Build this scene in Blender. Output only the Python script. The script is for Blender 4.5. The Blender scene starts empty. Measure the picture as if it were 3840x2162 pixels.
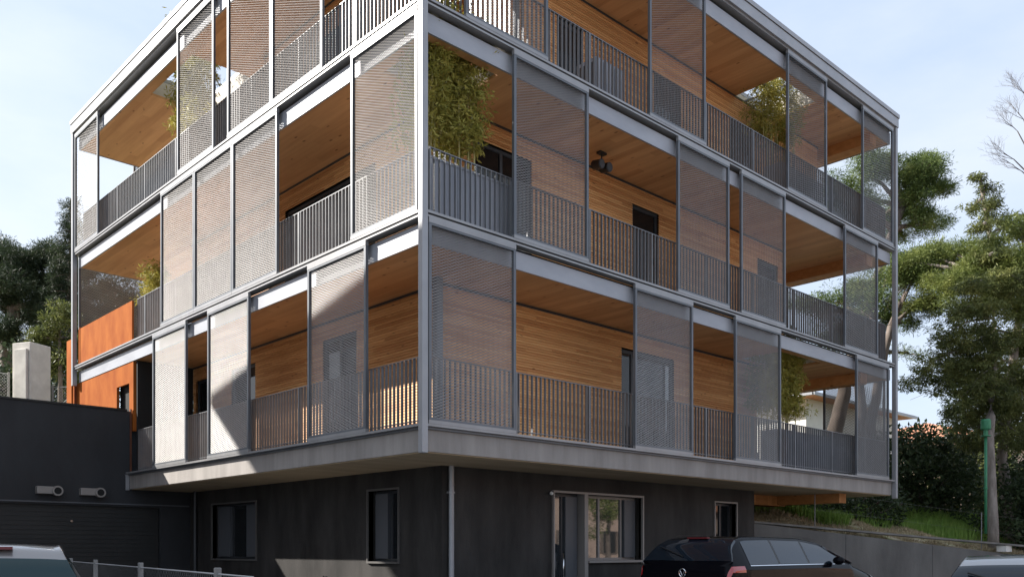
import bpy, math, random
import numpy as np
from mathutils import Vector, Matrix
R = math.radians
scene = bpy.context.scene

# ------------------------------------------------------------------ camera
YAW = 43.3156
cam_d = bpy.data.cameras.new("camera")
cam_d.lens = 31.27; cam_d.sensor_width = 36; cam_d.shift_y = 0.2535
cam_d.clip_start = 0.1; cam_d.clip_end = 3000
cam = bpy.data.objects.new("camera", cam_d)
scene.collection.objects.link(cam)
cam.location = (-7.599, -9.8645, 1.5)
cam.rotation_euler = (R(90), 0, R(-YAW))
scene.camera = cam
# ------------------------------------------------------------------ world and sun
SUN_FROM = Vector((-1.5, 2.0, 1.65)).normalized()
elev = math.asin(SUN_FROM.z)
SKY_STRENGTH = 0.115
w = bpy.data.worlds.new("World"); scene.world = w; w.use_nodes = True
nt = w.node_tree; nt.nodes.clear()
out = nt.nodes.new("ShaderNodeOutputWorld"); bg = nt.nodes.new("ShaderNodeBackground")
sky = nt.nodes.new("ShaderNodeTexSky"); sky.sky_type = 'NISHITA'; sky.sun_disc = False
sky.sun_elevation = elev; sky.sun_rotation = math.atan2(SUN_FROM.x, SUN_FROM.y)
sky.air_density = 1.0; sky.dust_density = 1.6; sky.ozone_density = 1.2
tc = nt.nodes.new("ShaderNodeTexCoord")
mp = nt.nodes.new("ShaderNodeMapping"); mp.inputs['Scale'].default_value = (1.0, 1.0, 2.6)
n1 = nt.nodes.new("ShaderNodeTexNoise"); n1.inputs['Scale'].default_value = 2.3; n1.inputs['Detail'].default_value = 7; n1.inputs['Roughness'].default_value = .55
rp = nt.nodes.new("ShaderNodeValToRGB"); rp.color_ramp.elements[0].position = .36; rp.color_ramp.elements[1].position = .72
rp.color_ramp.elements[0].color = (2.75, 3.3, 4.25, 1); rp.color_ramp.elements[1].color = (3.95, 4.2, 4.55, 1)
mx = nt.nodes.new("ShaderNodeMixRGB"); mx.inputs['Color2'].default_value = (3.85, 4.2, 4.7, 1)
L = nt.links.new
L(tc.outputs['Generated'], mp.inputs['Vector']); L(mp.outputs[0], n1.inputs['Vector'])
L(n1.outputs['Fac'], rp.inputs[0]); mx.inputs['Fac'].default_value = .84; L(rp.outputs[0], mx.inputs['Color2']); L(sky.outputs[0], mx.inputs['Color1'])
L(mx.outputs[0], bg.inputs[0]); bg.inputs[1].default_value = SKY_STRENGTH; L(bg.outputs[0], out.inputs[0])
sd = bpy.data.lights.new("sun", 'SUN'); sd.energy = 5.0; sd.angle = R(0.53); sd.color = (1.0, .945, .87)
so = bpy.data.objects.new("sun", sd); scene.collection.objects.link(so)
so.rotation_euler = (-SUN_FROM).to_track_quat('-Z', 'Y').to_euler()
so.location = (-30, 40, 40)
vs = scene.view_settings
vs.view_transform = 'Standard'; vs.look = 'None'; vs.gamma = 1; vs.use_curve_mapping = False
vs.exposure = 1.14
scene.render.engine = 'CYCLES'
scene.cycles.max_bounces = 8; scene.cycles.diffuse_bounces = 4

# ------------------------------------------------------------------ materials
def mat(name, col, rough=.6, metal=0, noise=None, col2=None, nscale=(1, 1, 1), bump=0, bscale=None, spec=.5, detail=6, ramp=(.35, .65), coat=0, trans=0):
    m = bpy.data.materials.new(name); m.use_nodes = True
    t = m.node_tree; b = t.nodes['Principled BSDF']
    b.inputs['Base Color'].default_value = (*col, 1); b.inputs['Roughness'].default_value = rough
    b.inputs['Metallic'].default_value = metal; b.inputs['Specular IOR Level'].default_value = spec
    b.inputs['Coat Weight'].default_value = coat; b.inputs['Coat Roughness'].default_value = .03
    if noise:
        tcn = t.nodes.new("ShaderNodeTexCoord"); ma = t.nodes.new("ShaderNodeMapping"); ma.inputs['Scale'].default_value = nscale
        n = t.nodes.new("ShaderNodeTexNoise"); n.inputs['Scale'].default_value = noise; n.inputs['Detail'].default_value = detail; n.inputs['Roughness'].default_value = .6
        r = t.nodes.new("ShaderNodeValToRGB"); r.color_ramp.elements[0].position = ramp[0]; r.color_ramp.elements[1].position = ramp[1]
        r.color_ramp.elements[0].color = (*col, 1); r.color_ramp.elements[1].color = (*(col2 or col), 1)
        l = t.links.new
        l(tcn.outputs['Object'], ma.inputs[0]); l(ma.outputs[0], n.inputs['Vector']); l(n.outputs['Fac'], r.inputs[0]); l(r.outputs[0], b.inputs['Base Color'])
        if bump:
            bp = t.nodes.new("ShaderNodeBump"); bp.inputs['Strength'].default_value = bump; bp.inputs['Distance'].default_value = .01
            src = n
            if bscale:
                src = t.nodes.new("ShaderNodeTexNoise"); src.inputs['Scale'].default_value = bscale; l(tcn.outputs['Object'], src.inputs['Vector'])
            l(src.outputs['Fac'], bp.inputs['Height']); l(bp.outputs[0], b.inputs['Normal'])
    return m

def wood_slats(name, dark, light, pitch):
    """horizontal boards: every board its own tone, streaks along it, a few knots"""
    m = bpy.data.materials.new(name); m.use_nodes = True; t = m.node_tree; b = t.nodes['Principled BSDF']; l = t.links.new
    b.inputs['Roughness'].default_value = .55; b.inputs['Specular IOR Level'].default_value = .3
    tcn = t.nodes.new("ShaderNodeTexCoord"); sp = t.nodes.new("ShaderNodeSeparateXYZ"); l(tcn.outputs['Object'], sp.inputs[0])
    dv = t.nodes.new("ShaderNodeMath"); dv.operation = 'DIVIDE'; dv.inputs[1].default_value = pitch; l(sp.outputs[2], dv.inputs[0])
    fl = t.nodes.new("ShaderNodeMath"); fl.operation = 'FLOOR'; l(dv.outputs[0], fl.inputs[0])
    ad = t.nodes.new("ShaderNodeMath"); ad.operation = 'ADD'; l(sp.outputs[0], ad.inputs[0]); l(sp.outputs[1], ad.inputs[1])
    ln = t.nodes.new("ShaderNodeMath"); ln.operation = 'DIVIDE'; ln.inputs[1].default_value = 2.7; l(ad.outputs[0], ln.inputs[0])
    # board butt joints: offset the length per row, then floor
    of = t.nodes.new("ShaderNodeMath"); of.operation = 'MULTIPLY_ADD'; of.inputs[1].default_value = .377; l(fl.outputs[0], of.inputs[0]); l(ln.outputs[0], of.inputs[2])
    f2 = t.nodes.new("ShaderNodeMath"); f2.operation = 'FLOOR'; l(of.outputs[0], f2.inputs[0])
    cb = t.nodes.new("ShaderNodeCombineXYZ"); l(fl.outputs[0], cb.inputs[0]); l(f2.outputs[0], cb.inputs[1])
    wn = t.nodes.new("ShaderNodeTexWhiteNoise"); l(cb.outputs[0], wn.inputs['Vector'])
    ma = t.nodes.new("ShaderNodeMapping"); ma.inputs['Scale'].default_value = (2.2, 2.2, 45); l(tcn.outputs['Object'], ma.inputs[0])
    n = t.nodes.new("ShaderNodeTexNoise"); n.inputs['Scale'].default_value = 1; n.inputs['Detail'].default_value = 7; l(ma.outputs[0], n.inputs['Vector'])
    mm = t.nodes.new("ShaderNodeMix"); mm.inputs[0].default_value = .45; l(n.outputs['Fac'], mm.inputs[2]); l(wn.outputs[0], mm.inputs[3])
    r = t.nodes.new("ShaderNodeValToRGB"); r.color_ramp.elements[0].position = .3; r.color_ramp.elements[1].position = .68
    r.color_ramp.elements[0].color = (*dark, 1); r.color_ramp.elements[1].color = (*light, 1)
    l(mm.outputs[0], r.inputs[0]); 
    kn = t.nodes.new("ShaderNodeTexVoronoi"); kn.inputs['Scale'].default_value = 1; mk = t.nodes.new("ShaderNodeMapping"); mk.inputs['Scale'].default_value = (2.3, 2.3, 9); l(tcn.outputs['Object'], mk.inputs[0]); l(mk.outputs[0], kn.inputs['Vector'])
    kr = t.nodes.new("ShaderNodeValToRGB"); kr.color_ramp.elements[0].position = .05; kr.color_ramp.elements[1].position = .12; kr.color_ramp.elements[0].color = (.4, .32, .28, 1); kr.color_ramp.elements[1].color = (1, 1, 1, 1)
    l(kn.outputs['Distance'], kr.inputs[0])
    mu = t.nodes.new("ShaderNodeMixRGB"); mu.blend_type = 'MULTIPLY'; mu.inputs[0].default_value = 1; l(r.outputs[0], mu.inputs[1]); l(kr.outputs[0], mu.inputs[2])
    l(mu.outputs[0], b.inputs['Base Color'])
    return m

def wood_panel(name, dark, light, sc=(9, .7, 9)):
    """cross laminated ceiling boards with long streaks and small knots"""
    m = bpy.data.materials.new(name); m.use_nodes = True; t = m.node_tree; b = t.nodes['Principled BSDF']; l = t.links.new
    b.inputs['Roughness'].default_value = .6; b.inputs['Specular IOR Level'].default_value = .25
    tcn = t.nodes.new("ShaderNodeTexCoord"); ma = t.nodes.new("ShaderNodeMapping"); ma.inputs['Scale'].default_value = sc; l(tcn.outputs['Object'], ma.inputs[0])
    n = t.nodes.new("ShaderNodeTexNoise"); n.inputs['Scale'].default_value = 1; n.inputs['Detail'].default_value = 8; n.inputs['Roughness'].default_value = .62; l(ma.outputs[0], n.inputs['Vector'])
    sp = t.nodes.new("ShaderNodeSeparateXYZ"); l(tcn.outputs['Object'], sp.inputs[0])
    dv = t.nodes.new("ShaderNodeMath"); dv.operation = 'DIVIDE'; dv.inputs[1].default_value = .19; l(sp.outputs[0], dv.inputs[0])
    fl = t.nodes.new("ShaderNodeMath"); fl.operation = 'FLOOR'; l(dv.outputs[0], fl.inputs[0])
    dy = t.nodes.new("ShaderNodeMath"); dy.operation = 'MULTIPLY_ADD'; dy.inputs[1].default_value = .41; l(fl.outputs[0], dy.inputs[0])
    d3 = t.nodes.new("ShaderNodeMath"); d3.operation = 'DIVIDE'; d3.inputs[1].default_value = 3.1; l(sp.outputs[1], d3.inputs[0]); l(d3.outputs[0], dy.inputs[2])
    f2 = t.nodes.new("ShaderNodeMath"); f2.operation = 'FLOOR'; l(dy.outputs[0], f2.inputs[0])
    cb = t.nodes.new("ShaderNodeCombineXYZ"); l(fl.outputs[0], cb.inputs[0]); l(f2.outputs[0], cb.inputs[1])
    wn = t.nodes.new("ShaderNodeTexWhiteNoise"); l(cb.outputs[0], wn.inputs['Vector'])
    mm = t.nodes.new("ShaderNodeMix"); mm.inputs[0].default_value = .32; l(n.outputs['Fac'], mm.inputs[2]); l(wn.outputs[0], mm.inputs[3])
    r = t.nodes.new("ShaderNodeValToRGB"); r.color_ramp.elements[0].position = .3; r.color_ramp.elements[1].position = .7
    r.color_ramp.elements[0].color = (*dark, 1); r.color_ramp.elements[1].color = (*light, 1); l(mm.outputs[0], r.inputs[0])
    kn = t.nodes.new("ShaderNodeTexVoronoi"); kn.inputs['Scale'].default_value = 1; mk = t.nodes.new("ShaderNodeMapping"); mk.inputs['Scale'].default_value = (5.2, 2.2, 5.2); l(tcn.outputs['Object'], mk.inputs[0]); l(mk.outputs[0], kn.inputs['Vector'])
    kr = t.nodes.new("ShaderNodeValToRGB"); kr.color_ramp.elements[0].position = .05; kr.color_ramp.elements[1].position = .13; kr.color_ramp.elements[0].color = (.42, .34, .3, 1); kr.color_ramp.elements[1].color = (1, 1, 1, 1)
    l(kn.outputs['Distance'], kr.inputs[0])
    mu = t.nodes.new("ShaderNodeMixRGB"); mu.blend_type = 'MULTIPLY'; mu.inputs[0].default_value = 1; l(r.outputs[0], mu.inputs[1]); l(kr.outputs[0], mu.inputs[2])
    l(mu.outputs[0], b.inputs['Base Color'])
    return m

M = {}
M['metal'] = mat('painted_metal', (.27, .275, .29), .38, .25, 1.5, (.33, .335, .35), bump=.05)
M['track'] = mat('track_metal', (.26, .26, .265), .36, .3, 2, (.31, .31, .315))
M['stile'] = mat('frame_metal', (.105, .115, .13), .4, .3, 2, (.14, .15, .165))
M['mesh'] = mat('expanded_metal', (.235, .226, .22), .42, .25, 3, (.285, .276, .27))
M['rail'] = mat('railing_metal', (.17, .175, .185), .42, .3, 2, (.21, .215, .225))
M['fascia'] = mat('fascia_sheet', (.30, .315, .35), .42, .15, 1.1, (.36, .375, .41), nscale=(1, 1, 2.5), bump=.08)
M['concrete_edge'] = mat('slab_render', (.23, .211, .196), .7, 0, 1.6, (.315, .29, .27), nscale=(2.2, 2.2, .35), bump=.15, bscale=30)
M['roof_edge'] = mat('roof_sheet', (.29, .295, .31), .4, .3, 1.5, (.35, .355, .37))
M['wood_wall'] = wood_slats('larch_slats', (.58, .285, .115), (.80, .47, .21), .048)
M['ceil'] = wood_panel('timber_ceiling', (.50, .255, .11), (.68, .38, .18))
M['beam'] = wood_panel('timber_beam', (.36, .15, .05), (.56, .27, .10), (1, 6, 9))
M['soffit'] = mat('lower_soffit', (.40, .30, .19), .8, 0, 1.2, (.50, .38, .24), nscale=(.4, 3, 1))
M['floor'] = mat('terrace_floor', (.50, .46, .41), .8, 0, 2, (.58, .54, .48))
M['dark'] = mat('dark_render', (.022, .0205, .0195), .65, 0, 1.0, (.050, .0465, .044), spec=.22, nscale=(1.9, 1.9, .55), bump=.25, bscale=60)
M['dark_smooth'] = mat('dark_garage_render', (.015, .016, .019), .7, 0, 1.2, (.026, .028, .032), nscale=(1, 1, .5), bump=.15, bscale=80)
M['door_dark'] = mat('garage_door_paint', (.013, .014, .0145), .55, 0, 1.4, (.019, .02, .02))
M['corten'] = mat('rust_steel', (.27, .068, .013), .85, 0, 2.2, (.37, .112, .023), nscale=(1, 1, .5), bump=.1, spec=.08)
M['corten_shaded'] = mat('shaded_rust_steel', (.09, .03, .015), .8, 0, 3, (.13, .045, .02))  # rust steel again, darkened in colour for the edge strip in shade
M['glass'] = mat('window_glass', (.010, .012, .014), .03, 0, spec=.4)
M['glass_b'] = mat('reflective_glass', (.03, .035, .04), .02, .0, spec=1.0, coat=1)
M['winframe'] = mat('window_frame_dark', (.035, .038, .043), .4)
M['trim'] = mat('window_trim', (.27, .25, .235), .5, .2)
M['trim_shaded'] = mat('shaded_window_trim', (.11, .105, .10), .55, .2)  # same trim, shade of the left facade put into the colour
M['shutter'] = mat('shutter_panel', (.085, .09, .10), .5)
M['void'] = mat('shade_black', (.01, .01, .01), .9)  # near-black: shade of rooms, recesses and holes put into the colour
M['planter'] = mat('planter_zinc', (.24, .26, .30), .5, .2, 1.3, (.30, .32, .36), nscale=(2, 2, .5))
M['white'] = mat('white_render', (.68, .66, .62), .8, 0, 2, (.76, .74, .70))
M['beige'] = mat('beige_render', (.38, .28, .23), .85, 0, 1, (.46, .35, .29))
M['tiles'] = mat('roof_tiles', (.42, .16, .085), .8, 0, 7, (.56, .27, .16), nscale=(1, 4, 1), bump=.5)
M['concrete'] = mat('grey_concrete', (.075, .072, .068), .85, 0, .9, (.16, .155, .147), nscale=(1.3, 1.3, .5), bump=.3, bscale=25, ramp=(.3, .7))
M['concrete_l'] = mat('pale_concrete', (.52, .50, .46), .85, 0, 2.5, (.66, .64, .59), bump=.4)
M['cap'] = mat('coping_concrete', (.13, .125, .115), .8, 0, 3, (.20, .19, .18))
M['asphalt'] = mat('asphalt', (.17, .165, .155), .9, 0, 8, (.22, .213, .20), bump=.4)
M['pipe_green'] = mat('green_paint', (.022, .17, .075), .55, 0, 5, (.05, .24, .12), nscale=(2, 2, .6))
M['bark'] = mat('pine_bark', (.085, .066, .055), .9, 0, 3, (.19, .155, .13), nscale=(3, 3, .6), bump=.8)
M['bark_pale'] = mat('pale_bark', (.16, .135, .115), .9, 0, 3, (.30, .26, .23), nscale=(3, 3, .6), bump=.8)
M['galv'] = mat('galvanised_wire', (.42, .43, .44), .45, .5)
M['post'] = mat('fence_post_concrete', (.17, .165, .16), .85, 0, 6, (.24, .235, .225))
M['black_car'] = mat('black_car_paint', (.004, .004, .006), .12, 0, spec=.09)
M['silver_car'] = mat('silver_car_paint', (.36, .36, .365), .28, .55, coat=.8)
M['beige_car'] = mat('champagne_car_paint', (.25, .24, .235), .28, .5, coat=.8)
M['car_glass'] = mat('car_glass', (.010, .016, .024), .03, 0, spec=.62)
M['teal_glass'] = mat('tinted_car_glass', (.012, .034, .038), .04, 0, spec=.4)
M['rubber'] = mat('tyre_rubber', (.02, .02, .02), .8)
M['rim'] = mat('alloy_rim', (.45, .45, .46), .3, .8)
M['red_lamp'] = mat('tail_lamp_red', (.36, .008, .010), .12, 0, spec=.7, coat=1)
M['brake'] = mat('brake_lamp_dark', (.12, .01, .015), .2)
M['chrome'] = mat('chrome_trim', (.7, .7, .72), .12, 1)
M['trim_black'] = mat('black_trim', (.015, .015, .016), .45)
M['lamp_white'] = mat('lamp_globe_white', (.75, .75, .73), .3)

def leafmat(name, a, b_, c, sc=1.1):
    m = bpy.data.materials.new(name); m.use_nodes = True; t = m.node_tree; b = t.nodes['Principled BSDF']; l = t.links.new
    b.inputs['Roughness'].default_value = .55; b.inputs['Specular IOR Level'].default_value = .25
    tcn = t.nodes.new("ShaderNodeTexCoord"); n = t.nodes.new("ShaderNodeTexNoise"); n.inputs['Scale'].default_value = sc; n.inputs['Detail'].default_value = 9; n.inputs['Roughness'].default_value = .75
    r = t.nodes.new("ShaderNodeValToRGB"); e = r.color_ramp.elements; e[0].position = .32; e[0].color = (*a, 1); e[1].position = .7; e[1].color = (*c, 1)
    k = e.new(.5); k.color = (*b_, 1)
    l(tcn.outputs['Object'], n.inputs['Vector']); l(n.outputs['Fac'], r.inputs[0]); l(r.outputs[0], b.inputs['Base Color'])
    tr = t.nodes.new("ShaderNodeBsdfTranslucent"); l(r.outputs[0], tr.inputs[0]); ms = t.nodes.new("ShaderNodeMixShader"); ms.inputs[0].default_value = .28
    o = t.nodes['Material Output']; l(b.outputs[0], ms.inputs[1]); l(tr.outputs[0], ms.inputs[2]); l(ms.outputs[0], o.inputs[0])
    return m
M['leaf_pine'] = leafmat('pine_needles', (.045, .072, .022), (.105, .15, .040), (.24, .27, .075))
M['leaf_dark'] = leafmat('dark_needles', (.022, .034, .020), (.035, .052, .026), (.065, .080, .035))
M['leaf_bright'] = leafmat('bright_needles', (.06, .092, .024), (.14, .175, .045), (.29, .30, .08))
M['leaf_cedar'] = leafmat('cedar_needles', (.042, .058, .024), (.115, .135, .04), (.27, .27, .085), 1.6)
M['leaf_bamboo'] = leafmat('bamboo_leaves', (.13, .145, .03), (.32, .29, .06), (.55, .47, .13), 3)
M['leaf_laurel'] = leafmat('laurel_leaves', (.020, .034, .016), (.040, .062, .026), (.12, .16, .07), 3)
M['leaf_bare'] = leafmat('bare_twigs', (.12, .10, .08), (.17, .14, .11), (.25, .21, .16))
M['grass'] = leafmat('grass_blades', (.11, .20, .04), (.20, .33, .065), (.38, .46, .15), 2)
M['culm'] = mat('bamboo_culm', (.30, .27, .09), .5, 0, 4, (.42, .36, .14))

# ------------------------------------------------------------------ helpers
class MB:
    def __init__(s): s.v = []; s.f = []
    def box(s, x0, x1, y0, y1, z0, z1):
        i = len(s.v)
        s.v += [(x0, y0, z0), (x1, y0, z0), (x1, y1, z0), (x0, y1, z0), (x0, y0, z1), (x1, y0, z1), (x1, y1, z1), (x0, y1, z1)]
        s.f += [(i, i+3, i+2, i+1), (i+4, i+5, i+6, i+7), (i, i+1, i+5, i+4), (i+1, i+2, i+6, i+5), (i+2, i+3, i+7, i+6), (i+3, i, i+4, i+7)]
        return s
    def quad(s, a, b, c, d):
        i = len(s.v); s.v += [tuple(a), tuple(b), tuple(c), tuple(d)]; s.f.append((i, i+1, i+2, i+3)); return s
    def prism(s, pts, n):
        """extrude polygon pts (3d) by vector n"""
        i = len(s.v); k = len(pts)
        s.v += [tuple(p) for p in pts] + [tuple(Vector(p)+Vector(n)) for p in pts]
        s.f.append(tuple(range(i+k-1, i-1, -1))); s.f.append(tuple(range(i+k, i+2*k)))
        for j in range(k): s.f.append((i+j, i+(j+1) % k, i+k+(j+1) % k, i+k+j))
        return s
    def tube(s, pts, rad, n=8, cap=True):
        pts = [Vector(p) for p in pts]
        if not hasattr(rad, '__len__'): rad = [rad]*len(pts)
        i = len(s.v)
        for k, p in enumerate(pts):
            d = (pts[min(k+1, len(pts)-1)]-pts[max(k-1, 0)]).normalized()
            a = d.orthogonal().normalized() if abs(d.z) < .9 else Vector((1, 0, 0)).cross(d).normalized()
            if abs(d.z) < .9: a = Vector((0, 0, 1)).cross(d).normalized()
            b = d.cross(a)
            for q in range(n):
                an = 2*math.pi*q/n; s.v.append(tuple(p+(a*math.cos(an)+b*math.sin(an))*rad[k]))
        for k in range(len(pts)-1):
            for q in range(n):
                s.f.append((i+k*n+q, i+k*n+(q+1) % n, i+(k+1)*n+(q+1) % n, i+(k+1)*n+q))
        if cap:
            s.f.append(tuple(i+q for q in range(n-1, -1, -1))); e = i+(len(pts)-1)*n; s.f.append(tuple(e+q for q in range(n)))
        return s
    def build(s, name, m, parent=None, bevel=0, smooth=False):
        me = bpy.data.meshes.new(name); me.from_pydata(s.v, [], s.f); me.update()
        me.materials.append(m)
        if smooth:
            me.polygons.foreach_set('use_smooth', [True]*len(me.polygons))
        o = bpy.data.objects.new(name, me); scene.collection.objects.link(o)
        if parent: o.parent = parent
        if bevel:
            b = o.modifiers.new('bevel', 'BEVEL'); b.width = bevel; b.segments = 2; b.limit_method = 'ANGLE'
        return o

def tag(o, label=None, cat=None, group=None, kind=None):
    if label: o['label'] = label
    if cat: o['category'] = cat
    if group: o['group'] = group
    if kind: o['kind'] = kind
    return o
def thing(name, label, cat, loc=(0, 0, 0), rz=0, group=None):
    o = bpy.data.objects.new(name, None); scene.collection.objects.link(o); o.location = loc; o.rotation_euler = (0, 0, rz)
    o.empty_display_size = .2
    return tag(o, label, cat, group)
def npmesh(name, V, F, m, parent=None, smooth=False):
    """V (n,3), F (m,3|4) arrays"""
    V = np.ascontiguousarray(V, np.float32); F = np.ascontiguousarray(F, np.int32); k = F.shape[1]
    me = bpy.data.meshes.new(name); me.vertices.add(len(V)); me.vertices.foreach_set('co', V.ravel())
    me.loops.add(F.size); me.loops.foreach_set('vertex_index', F.ravel())
    me.polygons.add(len(F)); me.polygons.foreach_set('loop_start', np.arange(0, F.size, k, dtype=np.int32))
    try: me.polygons.foreach_set('loop_total', np.full(len(F), k, np.int32))
    except Exception: pass
    me.update(calc_edges=True); me.validate()
    me.materials.append(m)
    if smooth: me.polygons.foreach_set('use_smooth', [True]*len(F))
    o = bpy.data.objects.new(name, me); scene.collection.objects.link(o)
    if parent: o.parent = parent
    return o

# ------------------------------------------------------------------ ground
g = MB().quad((-700, -700, 0), (700, -700, 0), (700, 700, 0), (-700, 700, 0)).build('ground', M['asphalt']); g['kind'] = 'structure'

# hill behind the building and behind the retaining wall
W0 = np.array([10.9, 1.5]); W1 = np.array([25.0, -5.2]); WD = (W1-W0)/np.linalg.norm(W1-W0); WN = np.array([-WD[1], WD[0]])
WZ0, WZ1 = 2.10, .60; WLEN = float(np.linalg.norm(W1-W0))
def wall_top(t): return WZ0+(WZ1-WZ0)*min(max(t/WLEN, -.2), .95)
def smooth(a): a = min(max(a, 0), 1); return a*a*(3-2*a)
def hill_z(x, y):
    p = np.array([x, y])-W0; t = float(p@WD); s = float(p@WN)
    base = wall_top(t)-.03
    rise = .20*min(max(s, 0), 5)+.05*max(min(s-5, 22), 0)+.035*min(max(t, 0), 14)*smooth(s/5)*.9
    z = base+rise+.10*math.sin(x*.9+y*.4)*min(max(s, 0)/2, 1)+.06*math.sin(x*2.3-y*1.9)*min(max(s, 0)/2, 1)
    return z
xs = np.concatenate([np.linspace(-70, 8, 27), np.linspace(10.95, 34, 60), np.linspace(36, 110, 24)])
V = []; F = []
ts = np.concatenate([np.linspace(0, 26, 66), np.linspace(28, 90, 20)]); ss = np.concatenate([np.linspace(.12, 8, 40), np.linspace(8.6, 80, 36)])
for t in ts:
    for s in ss:
        # fan so that the hill also fills the ground behind the building's right end
        x = W0[0]+WD[0]*t+WN[0]*s; y = W0[1]+WD[1]*t+WN[1]*s
        V.append((x, y, hill_z(x, y)))
nS = len(ss)
for i in range(len(ts)-1):
    for j in range(nS-1):
        F.append((i*nS+j, (i+1)*nS+j, (i+1)*nS+j+1, i*nS+j+1))
M['soil'] = mat('dry_bank_soil', (.36, .30, .21), .95, 0, 2.2, (.22, .24, .10), bump=.8, bscale=18, ramp=(.42, .6))
o = npmesh('hill', V, F, M['soil'], smooth=True); o['kind'] = 'structure'
# raised terrain behind the garage
V = []; F = []; gx = np.linspace(-60, 14, 38); gy = np.linspace(17.0, 90, 30)
for x in gx:
    for y in gy: V.append((x, y, 3.6+.04*(y-16)+.2*math.sin(x*.4)*math.cos(y*.3)))
for i in range(len(gx)-1):
    for j in range(len(gy)-1): F.append((i*30+j, (i+1)*30+j, (i+1)*30+j+1, i*30+j+1))
o = npmesh('terrain', V, F, M['soil'], smooth=True); o['kind'] = 'structure'

# ------------------------------------------------------------------ apartment building
LX, LY = 15.2, 14.8
FL = [3.21, 6.19, 9.16]          # bottom tracks of the three upper storeys
TOPZ = [6.165, 9.135, 12.25]     # head rails
SOFF = [5.82, 8.79, 11.86]       # ceilings
B = thing('apartment_building', 'three storeys of timber walls behind sliding grey metal mesh screens above a dark rendered base', 'building')

# ground floor base
def wall_with_openings(mb, axis, plane, a0, a1, z0, z1, ops, th=.25, rows=None):
    """vertical wall; axis 'y' = runs along x at y=plane, 'x' = runs along y at x=plane. ops = (a0,a1,z0,z1)"""
    xs_ = sorted({a0, a1, *[o[0] for o in ops], *[o[1] for o in ops]})
    for p, q in zip(xs_[:-1], xs_[1:]):
        mid = (p+q)/2; cuts = sorted([(o[2], o[3]) for o in ops if o[0] < mid < o[1]]); z = z0
        for c0, c1 in cuts+[(z1, z1)]:
            if c0 > z+1e-4:
                if axis == 'y': mb.box(p, q, plane, plane+th, z, c0)
                else: mb.box(plane, plane+th, p, q, z, c0)
            z = c1
base_ops_r = [(4.10, 6.66, 0.02, 2.52), (9.27, 10.12, 1.27, 2.52)]
base_ops_l = [(2.63, 3.54, 1.27, 2.52), (7.78, 9.90, 1.27, 2.50)]
mb = MB(); wall_with_openings(mb, 'y', 1.45, 1.50, 10.90, 0, 2.855, base_ops_r)
mb.build('base_wall', M['dark'], B)
mb = MB(); wall_with_openings(mb, 'x', 1.50, 1.702, 11.5, 0, 2.855, base_ops_l)
mb.build('base_wall', M['dark'], B)
MB().box(10.65, 10.90, 1.702, 11.0, 0, 2.855).build('base_wall', M['dark'], B)
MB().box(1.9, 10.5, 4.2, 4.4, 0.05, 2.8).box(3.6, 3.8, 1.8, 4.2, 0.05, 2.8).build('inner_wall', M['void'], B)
# frames, panes and shutters of the base openings
def win(parent, axis, plane, a0, a1, z0, z1, splits=(), trim=True, glass='glass', shutter=None, name='window', depth=.16, frame='winframe', fw=.05, label=None):
    f = MB()
    def bx(m_, p, q, d0, d1, za, zb):
        if axis == 'y': m_.box(p, q, plane+d0, plane+d1, za, zb)
        else: m_.box(plane+d0, plane+d1, p, q, za, zb)
    cuts = [a0, *splits, a1]
    bx(f, a0, a1, depth, depth+.06, z0, z0+fw); bx(f, a0, a1, depth, depth+.06, z1-fw, z1)
    for k, c in enumerate(cuts):
        l_ = c if k == 0 else (c-fw if k == len(cuts)-1 else c-fw/2)
        bx(f, l_, l_+fw, depth+.002, depth+.062, z0+fw, z1-fw)
    wo = f.build(name, M[frame], parent)
    for k in range(len(cuts)-1):
        if shutter is not None and k in shutter:
            p = MB(); bx(p, cuts[k]+fw, cuts[k+1]-fw, depth-.05, depth+.045, z0+fw, z1-fw); p.build('shutter', M['shutter'], wo)
        else:
            p = MB(); bx(p, cuts[k]+fw*.5, cuts[k+1]-fw*.5, depth+.025, depth+.045, z0+fw*.5, z1-fw*.5); p.build('pane', M[glass], wo)
    if trim:
        t = MB(); tw = .035
        bx(t, a0-tw, a0, -.03, depth-.06, z0-tw, z1+tw); bx(t, a1, a1+tw, -.03, depth-.06, z0-tw, z1+tw)
        bx(t, a0, a1, -.03, depth-.06, z1, z1+tw); bx(t, a0, a1, -.05, depth-.06, z0-tw, z0)
        t.build('frame', M['trim'] if axis == 'y' else M['trim_shaded'], wo)
    if label: wo['label'] = label
    return wo
win(B, 'x', 1.50, 2.63, 3.54, 1.27, 2.52, (3.06,), shutter=(1,), label='narrow shuttered window in the base')
win(B, 'x', 1.50, 7.78, 9.90, 1.27, 2.50, (8.5, 9.2), shutter=(0, 2), label='wide dim window with shutters in the base')
win(B, 'y', 1.45, 9.27, 10.12, 1.27, 2.52, (9.72,), label='small window above the black car')
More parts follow.
